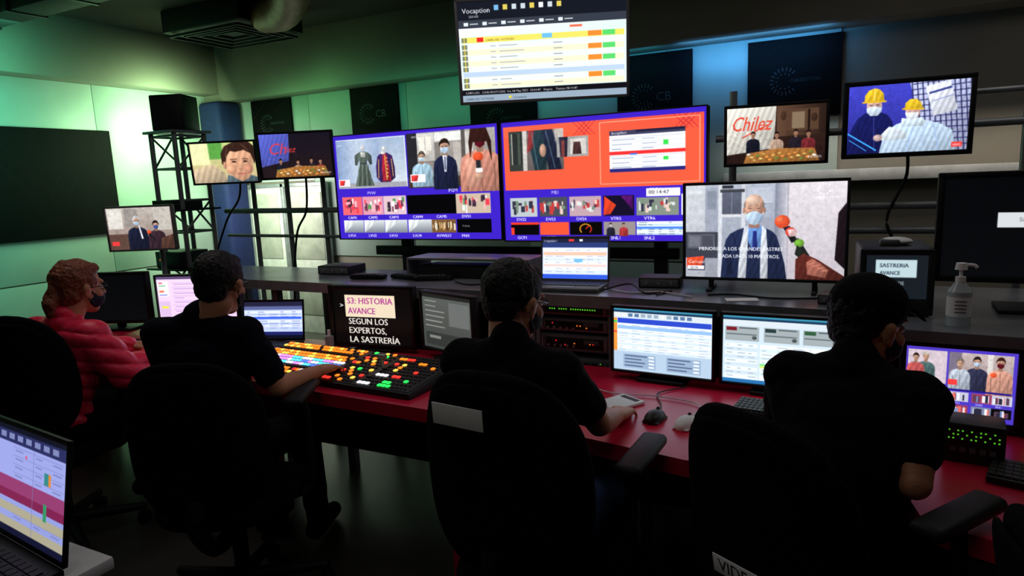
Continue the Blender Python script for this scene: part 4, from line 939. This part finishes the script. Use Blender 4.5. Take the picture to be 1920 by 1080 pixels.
b=MB(Matrix.Translation((0,0,-.07))@TB); b.box((.005,-.002,-.095),(.15,.003,.045),'white_paper',.001,T=Matrix.Rotation(D2R(-4),4,'Y')); b.text('VIDEO',-.053,-.107,.03,'rubber',Matrix.Rotation(D2R(-4),4,'Y')@Matrix.Translation((0,-.0045,0))@RX); b.obj('sticker',c4)
# ------------------------------------------------------------------ people
def hand(b,wr,d,up,thumb_side,curl=.35):
    wr=Vector(wr); d=Vector(d).normalized(); up=Vector(up); side=d.cross(up).normalized(); up=side.cross(d).normalized()
    P=lambda f,s,u: wr+d*f+side*s+up*u
    for i,s in enumerate((-.028,-.010,.010,.027)):
        b.cap(P(.0,s*.55,0),.017,P(.078 if i in(1,2) else .072,s,0),.0135)
    sgn=thumb_side
    lens={0:(.026,.017,.014),1:(.033,.021,.016),2:(.036,.023,.017),3:(.032,.02,.016)}
    for i,s in enumerate((-.030,-.0105,.0095,.0285)):
        k=i if sgn>0 else 3-i
        L=lens[k]; p=P(.078 if i in(1,2) else .072,s,0); a=0; r=.0088 if k else .0078
        for j,l in enumerate(L):
            a+=curl*(.5 if j==0 else 1.0); q=p+(d*math.cos(a)-up*math.sin(a))*l+side*s*.06
            b.cap(p,r,q,r*.92); p=q; r*=.92
    p=P(.02,sgn*.026,-.004); q=P(.052,sgn*.052,-.010); b.cap(p,.014,q,.0115); w=q+d*.026+side*sgn*.006-up*.006; b.cap(q,.0115,w,.0095); b.cap(w,.0095,w+d*.018-up*.004,.0085)
def person(label,loc,J,yaw,hy,hp,sleeve,shirt,pants,hair='short',haircol='hair_black',maskc='mask_dark',glasses=True,cap=False,scale=1.0,puffer=False,curl=.35):
    loc=Vector(loc); MI=Matrix.Translation(-loc)
    R=Matrix.Rotation(D2R(yaw),3,'Z'); V=Vector
    pel=V(J['pel']); ch=V(J['chest']); sm=V(J['sh']); hc=V(J['head'])
    rgt=R@V((1,0,0)); fwd=R@V((0,1,0)); hw=.165*scale
    shR=V(J.get('shR',sm+rgt*hw)); shL=V(J.get('shL',sm-rgt*hw))
    HR=Matrix.Rotation(D2R(hy),3,'Z')@Matrix.Rotation(D2R(hp),3,'X')
    hd=lambda x,y,z: hc+HR@V((x,y,z))
    spine=(sm-pel).normalized(); tl=R@Matrix.Rotation(-math.asin(max(-.9,min(.9,spine.dot(fwd)))),3,'X')
    knR=V(J['kneeR']);knL=V(J['kneeL']);anR=V(J['ankR']);anL=V(J['ankL'])
    hipR=pel+rgt*.09-V((0,0,.03)); hipL=pel-rgt*.09-V((0,0,.03))
    def torso(b,g,mt,low=True):
        b.ell(pel,(.165*scale+g,.12+g,.12+g),mt,R)
        mid=pel.lerp(ch,.5); b.ell(mid,(.145*scale+g,.105+g,.15+g),mt,tl)
        b.ell(ch,(.168*scale+g,.112+g,.16+g),mt,tl)
        b.ell(ch.lerp(sm,.5),(.172*scale+g,.10+g,.12+g),mt,tl)
        b.cap(shL,.056+g,shR,.056+g,mt)
        for sh in (shL,shR): b.cap(sh,.052+g,ch.lerp(sm,.3)+(sh-sm)*.55,.07+g,mt)
        nb=sm+V((0,0,.045))+fwd*.01
        b.cap(shL.lerp(sm,.3),.045+g,nb,.052+g,mt); b.cap(shR.lerp(sm,.3),.045+g,nb,.052+g,mt)
    b=MB(MI)
    torso(b,0,'skin')
    b.cap(sm+V((0,0,.03)),.058,hd(0,-.025,-.06),.054)
    for sh,el,wr,ts in ((shR,V(J['elR']),V(J['wrR']),-1),(shL,V(J['elL']),V(J['wrL']),1)):
        b.cap(sh,.05,el,.037); b.cap(el,.038,el.lerp(wr,.3),.038); b.cap(el.lerp(wr,.3),.038,wr,.025)
        hdv=(wr-el).normalized(); hdv=V((hdv.x,hdv.y,hdv.z*.3-.05)); hand(b,wr,hdv,(0,0,1),ts*1.0,curl)
    for hp_,kn,an in ((hipR,knR,anR),(hipL,knL,anL)):
        b.cap(hp_,.082,kn,.055); b.cap(kn,.055,kn.lerp(an,.35),.052); b.cap(kn.lerp(an,.35),.052,an,.036)
        b.cap(an-V((0,0,.03)),.035,an+fwd*.15-V((0,0,.055)),.028)
    b.ell(hd(0,-.012,.032),(.074,.094,.088),'skin',HR); b.ell(hd(0,.022,-.035),(.060,.068,.07),'skin',HR); b.ell(hd(0,.05,-.088),(.032,.03,.024),'skin',HR)
    b.ell(hd(0,.074,.028),(.05,.02,.014),'skin',HR)
    b.cap(hd(0,.082,.014),.008,hd(0,.104,-.022),.0125); 
    for s in (-1,1):
        b.ell(hd(s*.012,.093,-.026),(.008,.01,.008),'skin',HR); b.ell(hd(s*.036,.055,-.025),(.026,.026,.024),'skin',HR)
        b.ell(hd(s*.075,-.008,-.008),(.010,.019,.031),'skin',HR); b.ell(hd(s*.083,-.014,.006),(.009,.016,.018),'skin',HR)
    b.ell(hd(0,.083,-.052),(.023,.009,.006),'skin',HR); b.ell(hd(0,.081,-.063),(.020,.009,.007),'skin',HR)
    body=b.blob('person',.0055,3)
    body.location=loc; tag(body,label,'person')
    for s in (-1,1):
        e=MB(MI); e.ell(hd(s*.031,.073,.004),(.0125,.0125,.010),'eye_white',HR); e.ell(hd(s*.031,.0815,.004),(.0055,.0045,.0055),'iris',HR); e.obj('eye',body)
    h=MB(MI)
    h.ell(hd(0,-.022,.045),(.084,.098,.088),haircol,HR); h.ell(hd(0,-.06,-.005),(.066,.045,.058),haircol,HR); h.ell(hd(0,.035,.088),(.06,.045,.03),haircol,HR)
    for s in (-1,1): h.ell(hd(s*.068,.0,.034),(.012,.03,.026),haircol,HR)
    if hair=='long':
        h.ell(hd(0,-.05,-.02),(.07,.055,.065),haircol,HR)
        h.cap(hd(0,-.10,.01),.028,hd(.0,-.125,-.06),.03,haircol); h.cap(hd(0,-.125,-.06),.03,hd(.0,-.115,-.12),.016,haircol)
        hdisp=lambda c:.007*noise.noise(Vector((c.x*38,c.y*38,c.z*38)))+.003*noise.noise(c*110)
    else: hdisp=lambda c:.0035*noise.noise(Vector((c.x*60,c.y*60,c.z*25)))+.002*noise.noise(c*140)
    h.blob('hair',.005,2,body,disp=hdisp)
    if cap:
        k=MB(MI); k.ell(hd(0,-.015,.058),(.09,.104,.084),'cap_black',HR)
        for t in range(-4,5): k.cap(hd(t*.015,.07,.062),.006,hd(t*.014,.145-abs(t)*.005,.05-abs(t)*.004),.005,'cap_black')
        k.blob('cap',.005,2,body)
    if maskc:
        m=MB(MI); m.ell(hd(0,.038,-.045),(.062,.066,.052),maskc,HR); m.ell(hd(0,.085,-.035),(.022,.024,.03),maskc,HR)
        for s in (-1,1): m.cap(hd(s*.055,.04,-.03),.004,hd(s*.082,-.02,.012),.0035,maskc); m.cap(hd(s*.055,.03,-.07),.004,hd(s*.08,-.022,-.02),.0035,maskc)
        m.blob('face_mask',.004,2,body)
    if glasses:
        g=MB(MI)
        for s in (-1,1):
            g.tube([hd(s*.031+.021*math.cos(a),.096-abs(math.cos(a)*.5+s*.5)*.004,.004+.016*math.sin(a)) for a in [k*math.pi/6 for k in range(13)]],.0018,'glass_frame',6,2)
            g.tube([hd(s*.052,.09,.008),hd(s*.078,.04,.010),hd(s*.083,-.01,.008)],.0022,'glass_frame',6,4)
        g.tube([hd(-.01,.098,.006),hd(.01,.098,.006)],.0018,'glass_frame',6,1); g.obj('glasses',body)
    s_=MB(MI); torso(s_,.014,shirt)
    s_.cap(pel+V((0,0,-.03)),.13,pel+V((0,0,.05)),.135,shirt)
    s_.cap(sm+V((0,0,.04)),.062,sm+V((0,0,.075))+fwd*.008,.060,shirt)
    for sh,el,wr in ((shR,V(J['elR']),V(J['wrR'])),(shL,V(J['elL']),V(J['wrL']))):
        if sleeve<=1: s_.cap(sh,.066,sh.lerp(el,sleeve),.056,shirt)
        else: s_.cap(sh,.074,el,.066,shirt); s_.cap(el,.066,el.lerp(wr,.92),.046,shirt)
    if puffer:
        s_.cap(sm+V((0,0,.04)),.07,sm+V((0,0,.07)),.066,shirt)
        disp=lambda c:.014*abs(math.sin(math.pi*(c.z+.3*c.y+.008*noise.noise(c*12))/.062))**.6-.004+.006*noise.noise(c*22)
    else:
        disp=lambda c:.007*noise.noise(Vector((c.x*9,c.y*9,c.z*16)))+.003*noise.noise(c*30)
    s_.blob('jacket' if puffer else 'shirt',.006,4 if not puffer else 3,body,disp=disp)
    t=MB(MI); t.ell(pel-V((0,0,.03)),(.178*scale,.135,.12),pants,R)
    for hp_,kn,an in ((hipR,knR,anR),(hipL,knL,anL)):
        t.cap(hp_,.095,kn,.068,pants); t.cap(kn,.068,an,.05,pants)
    t.blob('trousers',.007,4,body,disp=lambda c:.006*noise.noise(c*14))
    for an in (anR,anL):
        f=MB(MI); f.cap(an-V((0,0,.035))-fwd*.04,.045,an+fwd*.17-V((0,0,.05)),.036,'rubber'); f.blob('shoe',.006,3,body)
    return body
def legs(pel,yaw,kz=.54,reach=.42,spread=.1,foot=.45):
    R=Matrix.Rotation(D2R(yaw),3,'Z'); p=Vector(pel); o={}
    for n,s in (('R',1),('L',-1)):
        k=p+R@Vector((s*spread*1.15,reach,0)); k.z=kz; a=p+R@Vector((s*spread*1.25,foot,0)); a.z=.095
        o['knee'+n]=tuple(k); o['ank'+n]=tuple(a)
    return o
J=dict(pel=(-3.10,1.60,.60),chest=(-3.07,1.62,.79),sh=(-3.05,1.66,.955),head=(-3.03,1.735,1.15),elR=(-2.82,1.76,.78),wrR=(-2.90,1.99,.81),elL=(-3.30,1.78,.80),wrL=(-3.18,2.02,.81)); J.update(legs(J['pel'],0))
person('seated person in red quilted jacket with auburn hair, glasses and mask',(-3.10,1.60,0),J,2,-2,-4,1.5,'puffer_red','trousers','long','hair_auburn',scale=.98,puffer=True)
J=dict(pel=(-2.1,1.60,.60),chest=(-2.11,1.60,.82),sh=(-2.11,1.62,1.03),head=(-2.07,1.69,1.205),elR=(-1.86,1.72,.825),wrR=(-1.885,1.955,.82),elL=(-2.34,1.72,.82),wrL=(-2.24,1.96,.80)); J.update(legs(J['pel'],12))
person('seated person in dark navy shirt reaching to the glowing switcher',(-2.1,1.60,0),J,20,20,-6,.72,'shirt_navy','trousers',glasses=True,curl=.3)
J=dict(pel=(-.81,1.56,.60),chest=(-.83,1.60,.82),sh=(-.85,1.63,1.02),head=(-.87,1.72,1.19),elR=(-.63,1.76,.835),wrR=(-.64,1.96,.79),elL=(-1.06,1.74,.83),wrL=(-.98,1.98,.79)); J.update(legs(J['pel'],-6))
person('seated person in black polo shirt and jeans, glasses and dark mask',(-.81,1.56,0),J,-4,-16,-12,.62,'shirt_black','jeans')
J=dict(pel=(-.03,1.70,.60),chest=(.0,1.76,.81),sh=(.02,1.84,.99),head=(.055,1.94,1.13),elR=(.155,1.68,.825),wrR=(.08,1.90,.80),elL=(-.15,1.95,.80),wrL=(-.04,2.12,.795)); J.update(legs(J['pel'],-20))
person('seated person leaning forward in black t-shirt and dark cap',(-.03,1.70,0),J,-20,-45,-10,.62,'shirt_black','trousers',cap=True,glasses=False,scale=.95)
# ------------------------------------------------------------------ lights
def area(name,loc,tgt,col,e,sx,sy):
    l=bpy.data.lights.new(name,'AREA'); l.shape='RECTANGLE'; l.size=sx; l.size_y=sy; l.color=col; l.energy=e
    o=bpy.data.objects.new(name,l); sc.collection.objects.link(o); o.location=loc
    o.rotation_euler=(Vector(tgt)-Vector(loc)).to_track_quat('-Z','Z').to_euler(); return o
area('green_wash_light',(-5.45,4.4,2.1),(-6.2,4.4,1.7),(.55,1,.48),33,.9,.4)
area('green_wash_light',(-5.4,2.9,2.4),(-6.2,2.9,2.25),(.14,1,.58),14,1.6,.25)
area('green_wash_light',(-5.3,2.3,1.0),(-6.2,2.5,.7),(.14,1,.65),2.4,1.4,.4)
area('green_wash_light',(-5.0,4.85,2.35),(-4.9,5.35,2.1),(.25,1,.34),2.6,1.4,.2)
area('teal_wash_light',(-3.3,4.85,2.35),(-3.3,5.35,2.1),(.1,1,.5),1.5,1.6,.2)
area('blue_wash_light',(-.65,5.08,2.42),(-.65,5.33,2.36),(.1,.45,1),3.2,1.0,.05)
area('blue_wash_light',(-1.9,5.08,2.42),(-1.9,5.33,2.34),(.06,.6,.9),1.3,1.2,.05)
area('ledge_fill_light',(.2,5.1,1.75),(.2,5.27,1.45),(1,.93,.75),2.5,2.0,.1)  # unseen lamp added to brighten the white ledge
area('door_fill_light',(-5.2,4.6,1.5),(-5.3,5.3,1.0),(1,1,.88),18,.8,.6)  # unseen lamp added in front of the door to brighten it
def ceil(loc,e,size,col=(1,.96,.9)):  # unseen overhead fill, added to lift people, chairs and desk
    l=bpy.data.lights.new('fill_light','AREA'); l.size=size; l.energy=e; l.color=col
    o=bpy.data.objects.new('fill_light',l); sc.collection.objects.link(o); o.location=loc
ceil((1.0,3.0,3.0),7,2.0); ceil((-3.3,1.9,3.0),8,.9,(1,.93,.88)); ceil((-.7,.0,3.0),4.0,1.2); ceil((-1.6,2.3,3.0),4,1.0,(1,.9,.95))
w=bpy.data.worlds.new('world'); sc.world=w; w.use_nodes=True; w.node_tree.nodes['Background'].inputs[0].default_value=(.005,.005,.006,1)
# ------------------------------------------------------------------ camera
cd=bpy.data.cameras.new('camera'); cam=bpy.data.objects.new('camera',cd); sc.collection.objects.link(cam); sc.camera=cam
cd.sensor_width=36; cd.lens=36*1250/1920; cd.clip_start=.05
Rm=Matrix.Rotation(D2R(27),3,'Z')@Matrix.Rotation(D2R(90-9.3),3,'X')@Matrix.Rotation(D2R(-2.4),3,'Z')
cam.matrix_world=Matrix.Translation((0,0,1.55))@Rm.to_4x4()
